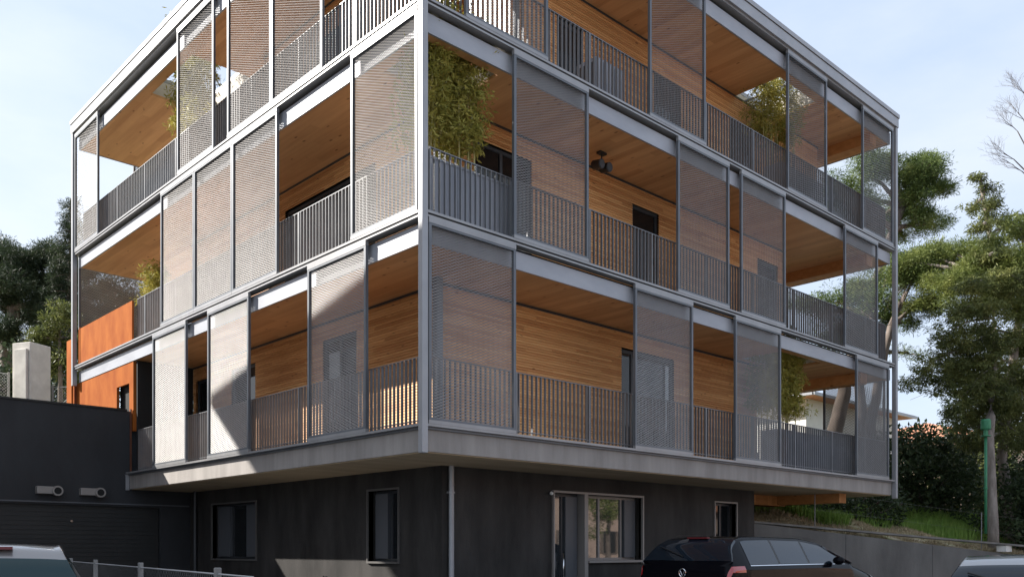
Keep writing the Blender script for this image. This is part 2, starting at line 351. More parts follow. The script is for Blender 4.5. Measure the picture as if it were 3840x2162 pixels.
# entrance: door, narrow pillar, window
dr = win(B, 'y', 1.45, 4.10, 4.92, 0.02, 2.52, (4.50,), name='door', glass='glass_b', shutter=(1,), trim=False, label='glazed entrance door')
MB().tube([(4.47, 1.54, .85), (4.47, 1.54, 1.42)], .016, 8).tube([(4.47, 1.54, .9), (4.47, 1.6, .9)], .009, 6).tube([(4.47, 1.54, 1.36), (4.47, 1.6, 1.36)], .009, 6).build('handle', M['chrome'], dr, smooth=True)
wr = win(B, 'y', 1.45, 5.02, 6.66, 1.27, 2.52, (5.55, 6.22), glass='glass_b', shutter=(2,), trim=False, frame='trim', label='entrance window reflecting the street')
t = MB(); 
t.box(4.065, 6.70, 1.40, 1.50, 2.52, 2.56).box(4.065, 4.10, 1.40, 1.50, 0, 2.52).box(4.92, 5.02, 1.41, 1.66, 0, 2.52).box(6.66, 6.70, 1.40, 1.50, 1.2, 2.52).box(5.02, 6.66, 1.38, 1.50, 1.225, 1.27)
t.build('door_surround', M['trim'], B)
mb = MB().box(5.02, 6.66, 1.453, 1.69, 0, 1.222).build('base_wall', M['dark'], B)
# number plate like digits low on the sunlit base wall
cu = bpy.data.curves.new('house_number', 'FONT'); cu.body = '10'; cu.size = .20; cu.extrude = .006; cu.align_x = 'CENTER'
cu.materials.append(M['trim_black']); nob = bpy.data.objects.new('house_number_text', cu); scene.collection.objects.link(nob); bpy.context.view_layer.update()
no_me = bpy.data.meshes.new_from_object(nob); bpy.data.objects.remove(nob); no = bpy.data.objects.new('house_number', no_me); scene.collection.objects.link(no); no.parent = B
no.rotation_euler = (R(90), 0, R(-90)); no.location = (1.488, 5.02, .84)
# corner downpipe, second downpipe at the garage joint
MB().tube([(1.66, 1.40, 0), (1.66, 1.40, 2.85)], .045, 14).box(1.60, 1.72, 1.38, 1.46, .9, .93).box(1.60, 1.72, 1.38, 1.46, 2.4, 2.43).build('downpipe', M['metal'], B, smooth=False)
MB().tube([(1.43, 10.70, 0), (1.43, 10.70, 2.85)], .035, 12).build('downpipe', M['winframe'], B)
# lowest slab
sl = MB(); sl.box(.06, LX-.06, .06, 11.1, 2.865, 3.175); sl.build('slab_edge', M['concrete_edge'], B)
s_ = MB(); s_.box(.09, LX-.09, .09, 11.07, 2.85, 2.864)
s_.build('soffit', M['soffit'], B)
# timber beams under the right end
MB().box(13.2, 13.55, .5, 2.17, 2.62, 2.848).build('beam', M['beam'], B)
MB().box(10.95, 13.6, 2.18, 2.6, 2.60, 2.848).build('beam', M['beam'], B)

# upper slabs with openings for the bamboo: list of boxes leaving holes
def slab_boxes(mb, z0, z1, holes, x0=.12, x1=LX-.12, y0=.12, y1=LY-.12):
    xs_ = sorted({x0, x1, *[h[0] for h in holes], *[h[1] for h in holes]})
    for p, q in zip(xs_[:-1], xs_[1:]):
        mid = (p+q)/2; y = y0
        for c0, c1 in sorted([(h[2], h[3]) for h in holes if h[0] < mid < h[1]])+[(y1, y1)]:
            if c0 > y+1e-4: mb.box(p, q, y, c0, z0, z1)
            y = c1
HOLES = [[(10.1, 11.9, .3, 1.4)], [(.32, 1.66, .28, 1.42)], [(10.12, 11.78, .34, 1.75), (.34, 1.75, 8.35, 10.6)]]
for k in range(3):
    mb = MB(); slab_boxes(mb, SOFF[k], SOFF[k]+.05, HOLES[k]); mb.build('ceiling', M['ceil'], B)
    mb = MB(); slab_boxes(mb, SOFF[k]+.052, TOPZ[k]-.003, HOLES[k], .22, LX-.22, .22, LY-.22); mb.build('floor_slab', M['floor'], B)
# wood floor on lowest slab
MB().box(.25, LX-.13, .25, 11.05, 3.178, 3.19).build('terrace_floor', M['floor'], B)
# ceiling beams at the open right end
for k, (xa, ya) in enumerate([(13.6, 3.4), (13.9, 3.6), (14.1, 2.6)]):
    MB().box(xa, xa+.32, .14, 9.0, SOFF[k]-.26, SOFF[k]-.002).build('beam', M['beam'], B)
    if k < 2: MB().box(11.2+k*1.3, LX-.14, ya+1.6, ya+1.95, SOFF[k]-.24, SOFF[k]-.003).build('beam', M['beam'], B)

# edges: fascia, tracks, head rail strip
for k in range(3):
    z = TOPZ[k]; top = z-.082; bot = SOFF[k]-.012
    if k == 2: top = 12.14
    fa = MB()
    fa.box(.085, .118, .085, LY-.085, bot, top).box(.118, LX-.118, .085, .118, bot, top).box(LX-.118, LX-.085, .085, LY-.085, bot, top).box(.118, LX-.118, LY-.118, LY-.085, bot, top)
    fa.build('fascia', M['fascia'], B)
    # black strip above the fascia, the track's shade put into its colour
    MB().box(.20, .217, .20, LY-.20, top-.03, z-.004).box(.218, LX-.218, .20, .217, top-.03, z-.004).build('shadow_gap', M['void'], B)
    if k < 2: MB().box(.119, .16, .119, LY-.119, SOFF[k]-.01, SOFF[k]+.03).build('shadow_gap', M['void'], B) if False else None
    hd = MB(); zz = z-.028
    hd.box(-.02, .12, -.02, LY+.02, zz, z).box(.12, LX, -.02, .12, zz, z).box(LX-.0, LX+.02, -.02, LY+.02, zz+.001, z-.001).box(.12, LX, LY-.12, LY+.02, zz, z)
    hd.build('head_track', M['track'], B)
for k in range(3):
    z = FL[k]; tr = MB(); ye = LY+.02 if k else 11.12
    tr.box(-.03, .24, -.03, ye, z, z+.036).box(.24, LX+.03, -.03, .24, z, z+.036)
    tr.box(LX-.12, LX+.03, .241, ye, z+.001, z+.035)
    if k: tr.box(.241, LX-.121, LY-.12, ye, z, z+.035)
    tr.build('sill_track', M['track'], B)
MB().box(.02, .1, .02, 11.1, 3.176, 3.209).box(.1, LX-.1, .02, .1, 3.176, 3.209).build('shadow_gap', M['stile'], B)
# roof edge
rf = MB()
rf.box(-.07, LX+.07, -.07, LY+.07, 12.272, 12.50)
rf.build('roof', M['roof_edge'], B, bevel=.01) if False else None
def ring(mb, o, t, z0, z1):
    mb.box(-o, -o+t, -o, LY+o, z0, z1); mb.box(-o+t, LX+o-t, -o, -o+t, z0, z1); mb.box(LX+o-t, LX+o, -o, LY+o, z0, z1); mb.box(-o+t, LX+o-t, LY+o-t, LY+o, z0, z1)
mb = MB(); ring(mb, .07, .05, 12.268, 12.492); mb.build('roof_fascia', M['roof_edge'], B)
mb = MB(); ring(mb, .045, .05, 12.4925, 12.505); mb.build('shadow_gap', M['stile'], B)
mb = MB(); ring(mb, .09, .20, 12.5055, 12.60); mb.build('roof_coping', M['roof_edge'], B)
mb = MB(); slab_boxes(mb, 12.254, 12.34, HOLES[2], -.018, LX+.018, -.018, LY+.018); mb.build('roof', M['roof_edge'], B)
MB().box(10.12, 11.78, .98, 1.02, 12.10, 12.14).box(10.93, 10.97, .34, .979, 12.10, 12.14).box(10.93, 10.97, 1.021, 1.75, 12.10, 12.14).build('opening_bars', M['rail'], B)
# corner posts
def post(x, y, z0, z1, s=.13):
    p = MB(); t = .012
    p.box(x-s/2, x+s/2, y-s/2, y+s/2, z0, z1); return p.build('corner_post', M['metal'], B, bevel=.006)
post(-.0, -.0, 2.83, 12.262, .10); post(-.01, LY+.0, 5.72, 12.262, .11); post(LX, -.0, 2.78, 12.262, .11); post(LX, LY, 2.9, 12.262, .11)
MB().box(-.03, .05, 11.1, 11.2, 2.84, 3.2).build('end_bracket', M['metal'], B)
MB().box(1.22, 1.34, 1.22, 1.34, 3.19, SOFF[0]).build('column', M['stile'], B)

# --- expanded metal screens
def screen(axis, plane, a0, a1, z0, z1, sgn, name='screen_panel'):
    """axis 'y': runs along x at y=plane, outward is -y. axis 'x': runs along y at x=plane. sgn = outward direction"""
    fw = .05
    f = MB()
    def bx(m_, p, q, d0, d1, za, zb):
        lo, hi = sorted((plane+sgn*d0, plane+sgn*d1))
        if axis == 'y': m_.box(p, q, lo, hi, za, zb)
        else: m_.box(lo, hi, p, q, za, zb)
    def P3(a, d, z): return (a, plane+sgn*d, z) if axis == 'y' else (plane+sgn*d, a, z)
    oz0, oz1, iz0, iz1 = z0+.052, z1-.08, z0+.085, z1-.11
    f.v = [P3(a, d, z) for d in (-.02, .03) for a, z in ((a0, oz0), (a1, oz0), (a1, oz1), (a0, oz1), (a0+fw, iz0), (a1-fw, iz0), (a1-fw, iz1), (a0+fw, iz1))]
    for i in range(4):
        j = (i+1) % 4
        f.f += [(i, j, 4+j, 4+i), (8+i, 12+i, 12+j, 8+j), (i, 8+i, 8+j, j), (4+i, 4+j, 12+j, 12+i)]
    po = f.build(name, M['stile'], B)
    h = MB(); bx(h, a0, a1, -.022, .034, z1-.0795, z1-.002); h.build('top_rail', M['track'], po)
    h = MB(); bx(h, a0, a1, -.022, .034, z0, z0+.0515); h.build('bottom_rail', M['track'], po)
    pit, hl = .021, .05; width = a1-a0-2*fw+.02; height = z1-z0-.13
    nr = int(height/pit); nc = int(round(width/hl)); u = np.linspace(a0+fw-.01, a1-fw+.01, nc+1)
    rows = np.arange(nr); A = pit/2*.95
    U = np.tile(u, nr); ph = ((np.tile(np.arange(nc+1), nr)+np.repeat(rows, nc+1)) % 2)*2-1
    Z = np.repeat(z0+.065+pit*(rows+.5), nc+1)+ph*A*.5
    th = R(62); ww = .0142
    dz, dn = math.sin(th)*ww/2, math.cos(th)*ww/2
    n = len(U); V = np.zeros((2*n, 3), np.float32)
    ia, ip = (0, 1) if axis == 'y' else (1, 0)
    V[:n, ia] = U; V[n:, ia] = U; V[:n, 2] = Z+dz; V[n:, 2] = Z-dz
    V[:n, ip] = plane+sgn*(0-dn); V[n:, ip] = plane+sgn*(0+dn)
    i0 = (np.repeat(rows, nc)*(nc+1)+np.tile(np.arange(nc), nr)); Fq = np.stack([i0, i0+1, i0+1+n, i0+n], 1)
    if (axis == 'y') == (sgn < 0): Fq = Fq[:, ::-1]
    npmesh('mesh', V, Fq, M['mesh'], po)
    return po
LEFT = {2: [(12.99, 14.70), (6.56, 8.26), (4.29, 5.97), (2.61, 4.28)], 1: [(7.45, 9.11), (5.78, 7.44), (4.08, 5.77), (.10, 1.78)], 0: [(7.83, 9.55), (5.12, 6.82), (1.37, 3.06)]}
RIGHT = {2: [(.76, 2.46), (5.05, 6.77), (9.82, 11.56), (13.35, 15.05)], 1: [(1.72, 3.42), (5.89, 7.58), (8.01, 9.73), (12.43, 14.17)], 0: [(.08, 1.76), (4.64, 6.36), (7.80, 9.54), (13.03, 14.80)]}
for k in range(3):
    for a0, a1 in LEFT[k]: screen('x', -.0, a0, a1, FL[k]+.037, TOPZ[k]-.03, -1)
    for a0, a1 in RIGHT[k]: screen('y', -.0, a0, a1, FL[k]+.037, TOPZ[k]-.03, -1)
screen('y', LY, .10, 2.5, FL[1]+.037, TOPZ[1]-.03, 1); screen('y', LY, 1.5, 3.2, FL[2]+.037, TOPZ[2]-.03, 1)
screen('x', LX, .25, 1.95, FL[0]+.037, TOPZ[0]-.03, 1); screen('x', LX, 3.0, 4.7, FL[1]+.037, TOPZ[1]-.03, 1)

# --- railings
def railing(axis, plane, a0, a1, zf, sgn, h=1.0):
    r_ = MB(); pl = plane-sgn*.17
    def bx(p, q, d, za, zb):
        if axis == 'y': r_.box(p, q, pl-d, pl+d, za, zb)
        else: r_.box(pl-d, pl+d, p, q, za, zb)
    bx(a0, a1, .02, zf+h-.012, zf+h); bx(a0, a1, .015, zf+.08, zf+.092)
    n = int((a1-a0)/.098)
    for i in range(n+1):
        c = a0+.01+(a1-a0-.02)*i/n
        bx(c-.005, c+.005, .021, zf+.05, zf+h-.013)
    for i in range(int((a1-a0)/1.7)+1):
        c = a0+.02+min(i*1.7, a1-a0-.04); bx(c-.012, c+.012, .028, zf-.02, zf+h-.011)
    return r_.build('railing', M['rail'], B)
for k in range(3):
    zf = FL[k]+.03
    railing('x', 0, .22, (9.6 if k == 0 else (10.9 if k == 1 else 14.6)), zf, -1)
    railing('y', 0, .22, 15.0, zf, -1)
    railing('x', LX, .22, 8.0, zf, 1)
    if k: railing('y', LY, .2, 5.0, zf, 1)
railing('x', 0, 9.62, 10.85, FL[0]+.03, -1, .98)

# --- timber core walls
PIT = .048
def slat_wall(axis, plane, a0, a1, z0, z1, ops, sgn=-1, name='timber_wall'):
    """boards as real shiplap strips: each row a slanted face with a groove; sgn = outward"""
    V = []; F = []
    r0 = int(math.floor(z0/PIT)); r1 = int(math.ceil(z1/PIT))
    def P(a, d, z): return (a, plane+sgn*d, z) if axis == 'y' else (plane+sgn*d, a, z)
    for r in range(r0, r1):
        za, zb = max(r*PIT, z0), min((r+1)*PIT, z1)
        if zb-za < .01: continue
        zc = zb-.012
        segs = [(a0, a1)]
        for o in ops:
            if o[2] < (za+zb)/2 < o[3]:
                ns_ = []
                for p, q in segs:
                    if o[1] <= p or o[0] >= q: ns_.append((p, q)); continue
                    if o[0] > p: ns_.append((p, o[0]))
                    if o[1] < q: ns_.append((o[1], q))
                segs = ns_
        for p, q in segs:
            i = len(V)
            V += [P(p, .03, za), P(q, .03, za), P(p, .026, zc), P(q, .026, zc), P(p, 0, zc), P(q, 0, zc), P(p, 0, zb), P(q, 0, zb), P(p, .03, zb), P(q, .03, zb)]
            F += [(i, i+1, i+3, i+2), (i+2, i+3, i+5, i+4), (i+4, i+5, i+7, i+6), (i+6, i+7, i+9, i+8)]
    F = np.array(F)
    if (axis == 'y') != (sgn < 0): F = F[:, ::-1]
    return npmesh(name, V, F, M['wood_wall'], B)
H = 2.28
def core(k, xa, xb, ya, yb, opsB, opsA, notch=None):
    z0, z1 = FL[k]-.02, SOFF[k]
    if notch:
        nx, ny = notch
        slat_wall('y', ya, nx, xb, z0, z1, opsB); slat_wall('x', xa, ny, yb, z0, z1, opsA)
        slat_wall('x', nx, ya, ny, z0, z1, []); slat_wall('y', ny, xa, nx, z0, z1, [])
        # inner lining keeps light out of the rooms
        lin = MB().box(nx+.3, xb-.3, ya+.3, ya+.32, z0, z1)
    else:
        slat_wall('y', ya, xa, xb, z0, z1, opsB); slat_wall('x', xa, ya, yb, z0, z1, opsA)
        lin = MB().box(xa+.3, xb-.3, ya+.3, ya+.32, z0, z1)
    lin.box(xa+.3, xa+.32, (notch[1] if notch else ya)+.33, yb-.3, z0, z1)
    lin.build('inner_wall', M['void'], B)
    slat_wall('x', xb, ya, yb, z0, z1, [], sgn=1); slat_wall('y', yb, xa, xb, z0, z1, [], sgn=1)
    # thin dark joint under the ceiling
    j = MB()
    if notch:
        j.box(notch[0]-.03, xb+.03, ya-.03, ya-.005, z1-.05, z1-.002); j.box(xa-.03, xa-.005, notch[1]-.03, yb+.03, z1-.05, z1-.002)
    else:
        j.box(xa-.03, xb+.03, ya-.03, ya-.005, z1-.05, z1-.002); j.box(xa-.03, xa-.005, ya-.004, yb+.03, z1-.05, z1-.002)
    j.build('ceiling_joint', M['winframe'], B)
f0, f1, f2 = FL
core(0, 1.5, 11.0, 1.47, 10.9, [(6.04, 7.76, f0-.05, f0+2.24)], [(3.9, 5.05, f0-.05, f0+2.27), (7.78, 8.9, f0-.05, f0+2.27), (10.0, 10.75, f0-.05, f0+2.27)])
core(1, 1.5, 12.3, 1.47, 11.0, [(2.20, 3.55, f1-.05, f1+2.2), (6.38, 7.24, f1-.05, f1+2.22), (11.03, 11.95, f1-.05, f1+2.16)], [(3.3, 6.5, f1-.05, f1+2.15)])
core(2, 1.5, 13.9, 1.47, 7.4, [(7.06, 8.0, f2+.9, f2+2.1), (9.9, 10.9, f2-.05, f2+2.1), (4.2, 4.9, f2-.05, f2+2.1)], [(3.7, 5.3, f2-.05, f2+2.1)], notch=(3.33, 3.4))
win(B, 'y', 1.44, 6.04, 7.76, f0, f0+2.24, (6.42,), trim=False, name='balcony_door', glass='glass_b', shutter=None, depth=.05, fw=.06)
win(B, 'x', 1.47, 3.9, 5.05, f0, f0+2.27, (4.5,), trim=False, name='balcony_door', depth=.05, fw=.06)
win(B, 'x', 1.47, 7.78, 8.9, f0, f0+2.27, (), trim=False, name='balcony_door', depth=.05, fw=.06)
win(B, 'x', 1.47, 10.0, 10.75, f0, f0+2.27, (), trim=False, name='balcony_door', depth=.05, fw=.06)
win(B, 'y', 1.44, 2.20, 3.55, f1, f1+2.2, (2.85,), trim=False, name='balcony_door', depth=.05, fw=.06)
win(B, 'y', 1.44, 6.38, 7.24, f1, f1+2.22, (), trim=False, name='balcony_door', depth=.05, fw=.07)
win(B, 'y', 1.44, 11.03, 11.95, f1, f1+2.16, (), trim=False, name='balcony_door', depth=.05, fw=.07)
win(B, 'x', 1.47, 3.3, 6.5, f1, f1+2.15, (4.9,), trim=False, name='balcony_door', depth=.05, fw=.06)
win(B, 'y', 1.44, 7.06, 8.0, f2+.9, f2+2.1, (), trim=False, name='balcony_window', depth=.05, fw=.05)
win(B, 'y', 1.44, 9.9, 10.9, f2, f2+2.1, (), trim=False, name='balcony_door', depth=.05, fw=.06)
win(B, 'y', 1.44, 4.2, 4.9, f2, f2+2.1, (), trim=False, name='balcony_door', depth=.05, fw=.06)
win(B, 'x', 1.47, 3.7, 5.3, f2, f2+2.1, (4.5,), trim=False, name='balcony_door', depth=.05, fw=.06)
# rust coloured steel enclosure beside the garage roof
c = MB()
wall_with_openings(c, 'x', .10, 11.0, 15.25, 4.2, 5.80, [(11.25, 12.05, 4.2, 5.33)], th=.06)
c.box(.16, 1.4, 11.0, 11.06, 4.2, 5.8)
c.build('rust_steel_wall', M['corten'], B)
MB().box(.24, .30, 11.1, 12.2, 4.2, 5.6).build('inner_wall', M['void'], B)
MB().box(-.045, -.0, 14.9, 15.28, 4.2, 6.95).box(.045, .085, 10.93, 14.66, 6.24, 7.17).box(.03, .09, 14.50, 14.53, 6.24, 7.20).build('rust_steel_parapet', M['corten'], B)
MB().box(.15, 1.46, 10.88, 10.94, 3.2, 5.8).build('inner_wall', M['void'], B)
MB().box(.05, .08, 11.04, 11.09, 3.22, 4.7).build('rust_steel_edge', M['corten_shaded'], B)

# ------------------------------------------------------------------ things on the terraces
def planter(name, label, x0, x1, y0, y1, z0, h, cat='planter', group=None):
    t_ = thing(name, label, cat, ((x0+x1)/2, (y0+y1)/2, z0), 0, group); a, b_ = (x1-x0)/2, (y1-y0)/2
    p = MB().box(-a, a, -b_, -b_+.02, 0, h).box(-a, a, b_-.02, b_, 0, h).box(-a, -a+.02, -b_+.02, b_-.02, 0, h).box(a-.02, a, -b_+.02, b_-.02, 0, h).box(-a+.02, a-.02, -b_+.02, b_-.02, .02, .04)
    p.box(-a-.012, a+.012, -b_-.012, -b_+.0, h-.03, h+.004)
    for i in range(1, int((x1-x0)/.5)+1): p.box(-a+.5*i-.006, -a+.5*i+.006, -b_-.008, -b_, .02, h-.03)
    p.build('box', M['planter'], t_); MB().box(-a+.02, a-.02, -b_+.02, b_-.02, h-.1, h-.06).build('soil', M['soil'], t_)
    return t_
planter('planter_box', 'grey zinc planter box behind the railing at the building corner under the tall bamboo', .35, 1.85, .26, .62, FL[1]+.03, .93)
planter('planter_box', 'grey metal planter box behind the railing at the right end of the lowest balcony', 10.0, 12.6, .3, .75, FL[0]+.03, .88)
planter('planter_box', 'grey zinc planter box on the top balcony under the right roof opening', 10.1, 12.0, .3, .7, FL[2]+.03, .8)
planter('planter_box', 'grey zinc planter box on the top balcony under the left roof opening', .32, .9, 8.4, 10.4, FL[2]+.03, .7)
ac = thing('outdoor_unit', 'pale grey slatted cabinet standing on the top balcony near the corner', 'cabinet', (4.62, .78, FL[2]+.03))
a_ = MB().box(-.36, .36, -.24, .24, 0, 1.0).build('body', M['planter'], ac, bevel=.01)
a_ = MB()
for i in range(9): a_.box(-.33+i*.075, -.33+i*.075+.04, -.262, -.241, .06, .95)
a_.build('grille', M['fascia'], ac)
MB().box(-.375, -.361, -.2, .2, .08, .92).build('side_panel', M['winframe'], ac)
sp_ = thing('ceiling_spotlight', 'black twin spotlight fixed under the middle balcony ceiling', 'lamp', (4.85, .93, SOFF[1]))
s1 = MB().box(-.09, .09, -.05, .05, -.04, -.001).tube([(-.0, 0, -.04), (0, 0, -.16)], .014, 8).build('bracket', M['trim_black'], sp_)
for q in (-1, 1):
    MB().tube([(q*.11, .09, -.24), (q*.11, -.1, -.27)], .085, 16).build('lamp_head', M['trim_black'], sp_)
    MB().tube([(q*.11, -.1005, -.27), (q*.11, -.106, -.2705)], .068, 16).build('lens', M['winframe'], sp_)
gl = thing('wall_lamp', 'small white globe lamp beside the top of the entrance door', 'lamp', (3.99, 1.44, 2.50))
import bmesh
def sphere(name, r, m, parent, seg=20, loc=(0, 0, 0), sc=(1, 1, 1)):
    bm = bmesh.new(); bmesh.ops.create_uvsphere(bm, u_segments=seg, v_segments=seg//2, radius=r)
    for v in bm.verts: v.co = Vector((v.co.x*sc[0]+loc[0], v.co.y*sc[1]+loc[1], v.co.z*sc[2]+loc[2]))
    me = bpy.data.meshes.new(name); bm.to_mesh(me); bm.free(); me.materials.append(m); me.polygons.foreach_set('use_smooth', [True]*len(me.polygons))
    o = bpy.data.objects.new(name, me); scene.collection.objects.link(o); o.parent = parent; return o
sphere('globe', .035, M['lamp_white'], gl, loc=(0, -.06, 0)); MB().tube([(0, .005, 0), (0, -.03, 0)], .02, 10).build('mount', M['trim_black'], gl)

# ------------------------------------------------------------------ garage building
G = thing('garage_building', 'low dark rendered garage wing with sectional door left of the apartment building', 'garage')
GY = 11.13
mb = MB(); wall_with_openings(mb, 'y', GY, -9, 1.497, 0, 4.66, [(-6.0, .78, 0, 2.46)], th=.3); mb.build('wall', M['dark_smooth'], G)
MB().box(-9.0, -.02, GY+.3, 17, 4.2, 4.4).build('roof', M['dark_smooth'], G)
MB().box(-9.0, -8.7, GY+.3, 17.3, 0, 4.66).box(-9, -.0, 17.0, 17.3, 0, 4.66).build('wall', M['dark_smooth'], G)
MB().box(-9.04, .0, GY-.03, GY+.33, 4.6605, 4.70).build('coping', M['door_dark'], G)
MB().box(-9, 1.46, GY-.03, GY, 2.50, 2.53).build('string_course', M['shutter'], G)
gd = MB()
for i in range(5): gd.box(-5.98, .76, GY+.10, GY+.14, .02+i*.49, .02+i*.49+.474)
gdo = gd.build('garage_door', M['door_dark'], G)
for i in range(5):
    pass
gr = MB()
for i in range(25): gr.box(-5.98, .76, GY+.088, GY+.10, .05+i*.098, .05+i*.098+.07)
gr.build('ribs', M['door_dark'], gdo)
MB().tube([(-1.17, GY+.09, 2.11), (-1.17, GY+.06, 2.11)], .03, 12).build('lock', M['chrome'], gdo)
for k, (xa, lab) in enumerate([(-1.93, 'left of the two pale boxed flue outlets above the garage door'), (-1.04, 'right of the two pale boxed flue outlets, nearer the apartment building')]):
    v = thing('flue_outlet', lab, 'vent', (xa, GY, 2.75), 0, 'flue outlets on the garage wall')
    MB().box(0, .40, -.16, -.001, -.07, .09).build('box', M['trim'], v, bevel=.01)
    MB().tube([(.40, -.09, 0), (.40, -.21, 0)], .11, 20).build('collar', M['trim'], v)
    MB().tube([(.40, -.2105, 0), (.40, -.214, 0)], .075, 20).build('opening', M['void'], v)

# ------------------------------------------------------------------ vehicles
def car(name, label, loc, heading, paint, length=4.6, width=1.8, height=1.66, belt=1.14, glass='car_glass', round_=1.0, rails=True, rg0=.075, rg1=.40, emblem=True, group=None, brake=True):
    root = thing(name, label, 'car', (loc[0], loc[1], loc[2]), heading, group)
    Ls = length/4.7; hw = width/2
    X = np.array([0, .03, .10, .22, .42, .62, 1.2, 2.2, 2.75, 3.1, 3.55, 4.2, 4.5, 4.65, 4.7])*Ls
    T = np.array([belt-.16, belt+.0, belt+.14, belt+.14+.55*(height-belt-.14), height-.045, height-.012, height, height-.015, height-.09, height-.27, belt+.03, belt-.12, belt-.2, belt-.32, belt-.45])
    TP = np.array([.93, .95, .97, .985, 1, 1, 1, 1, 1, 1, 1, .97, .92, .85, .78])
    xs_ = np.concatenate([np.linspace(0, .7, 29), np.linspace(.75, 4.0, 66), np.linspace(4.05, 4.7, 14)])*Ls
    def sm(x, xp, fp):
        return sum(np.interp(np.clip(x+d*Ls, 0, X[-1]), xp, fp) for d in (-.05, -.02, 0, .02, .05))/5
    Tx = sm(xs_, X, T); Tp = sm(xs_, X, TP)
    def ring(T_, tp):
        pts = [(.76, .20), (.97, .30), (1.0, .62), (.985, belt-.1)]
        if T_ > belt+.02:
            q = (T_-.06-belt); q = max(q, .002)
            k = min(q/(height-.06-belt), 1); y4 = .955-.255*k**1.1
            pts += [(.955, belt), (y4, belt+q), (y4-.09*k-.03, T_-.022*k), (0, T_)]
        else:
            b_ = T_-.02; pts[3] = (.985, min(belt-.1, b_-.1)); pts += [(.93, b_-.03), (.85, b_), (.6, b_+.01), (0, T_)]
        return np.array([(p[0]*hw*tp, p[1]) for p in pts])
    NT = 8
    def spline(P, t):
        t = np.clip(t, 0, len(P)-1.0001); i = int(t); f_ = t-i
        p0 = P[max(i-1, 0)]; p1 = P[i]; p2 = P[i+1]; p3 = P[min(i+2, len(P)-1)] if i+2 < len(P) else P[-1]*[-1, 1]+0
        if i+2 >= len(P): p3 = P[-2]*np.array([-1, 1])
        c = .5*round_
        m1 = (p2-p0)*c*.8; m2 = (p3-p1)*c*.8
        return (2*f_**3-3*f_**2+1)*p1+(f_**3-2*f_**2+f_)*m1+(-2*f_**3+3*f_**2)*p2+(f_**3-f_**2)*m2
    def S(x, t, side=1):
        r_ = ring(np.interp(x, xs_, Tx), np.interp(x, xs_, Tp)); p = spline(r_, t); return np.array([x, p[0]*side, p[1]])
    tt = np.linspace(0, 7, 43); V = []; F = []
    cols = [(t, 1) for t in tt]+[(t, -1) for t in tt[::-1][1:]]
    for x in xs_:
        for t, sd_ in cols: V.append(S(x, t, sd_))
    nc = len(cols)
    for i in range(len(xs_)-1):
        for j in range(nc-1): F.append((i*nc+j+1, (i+1)*nc+j+1, (i+1)*nc+j, i*nc+j))
        F.append((i*nc, (i+1)*nc, (i+1)*nc+nc-1, i*nc+nc-1))
    me = bpy.data.meshes.new('body'); me.from_pydata([tuple(v) for v in V], [], F+[tuple(range(nc-1, -1, -1)), tuple(range((len(xs_)-1)*nc, (len(xs_)-1)*nc+nc))]); me.update()
    me.materials.append(M[paint]); me.polygons.foreach_set('use_smooth', [True]*(len(F))+[False, False])
    bo = bpy.data.objects.new('body', me); scene.collection.objects.link(bo); bo.parent = root
    def patch(nm, m_, x0, x1, t0, t1, sides=(1,), off=.006, full=False, nx=14, ntt=8, parent=root, corner=0):
        V = []; F = []
        if full: cs = [(t, 1) for t in np.linspace(t0, 7, ntt)]+[(t, -1) for t in np.linspace(7, t0, ntt)[1:]]
        else: cs = None
        for sd_ in ([1] if full else sides):
            base = len(V); cc = cs or [(t, sd_) for t in np.linspace(t0, t1, ntt)]
            for x in np.linspace(x0, x1, nx)*Ls:
                for t, s_ in cc:
                    e = 2e-3; p = S(x, t, s_); dx = S(x+e, t, s_)-S(x-e, t, s_); dt = S(x, min(t+e, 6.999), s_)-S(x, t-e, s_)
                    n_ = np.cross(dx, dt)*s_; ln_ = np.linalg.norm(n_); n_ = n_/ln_ if ln_ > 1e-9 else np.array([0, 0, 1.]); 
                    if n_[2] < 0 and t > 4.5: n_ = -n_
                    if t <= 4.5 and n_[1]*s_ < 0: n_ = -n_
                    V.append(p+n_*off)
            k = len(cc)
            for i in range(nx-1):
                for j in range(k-1):
                    q_ = (base+i*k+j, base+(i+1)*k+j, base+(i+1)*k+j+1, base+i*k+j+1); F.append(q_[::-1] if (full or sd_ == 1) else q_)
        return npmesh(nm, np.array(V), np.array(F), M[m_], parent, smooth=True)
    patch('rear_window', glass, rg0, rg1, 5.05, 7, full=True, ntt=16, nx=20)
    patch('windscreen', glass, 2.86, 3.5, 5.1, 7, full=True, ntt=14)
    for s_ in (1, -1):
        for a0, a1 in ((.50, 1.28), (1.34, 2.16), (2.22, 3.30)):
            patch('side_window', glass, a0, a1, 4.10, 4.93, sides=(s_,), off=.005)
        patch('window_trim', 'chrome', .50, 3.35, 4.02, 4.07, sides=(s_,), off=.008, nx=30, ntt=3)
        patch('pillar', 'trim_black', 1.28, 1.34, 4.05, 4.95, sides=(s_,), off=.0045, nx=3)
        patch('pillar', 'trim_black', 2.16, 2.22, 4.05, 4.95, sides=(s_,), off=.0045, nx=3)
        patch('tail_light', 'red_lamp', .0, .34, 3.05, 4.02, sides=(s_,), off=.012)
        patch('headlight', 'lamp_white', 4.35, 4.62, 3.3, 4.6, sides=(s_,), off=.01)
        if rails: patch('roof_rail', 'trim_black', .6, 2.7, 5.55, 5.75, sides=(s_,), off=.035, nx=24, ntt=3)
        # mirrors
        mr = sphere('mirror', .11, M[paint], root, loc=(3.0*Ls, s_*(hw+.09), belt+.06), sc=(.7, 1, .75)) if False else None
        bm = bmesh.new(); bmesh.ops.create_uvsphere(bm, u_segments=16, v_segments=10, radius=.1)
        for v in bm.verts: v.co = Vector((v.co.x*.7+2.95*Ls, v.co.y*1.05+s_*(hw+.06), v.co.z*.75+belt+.07))
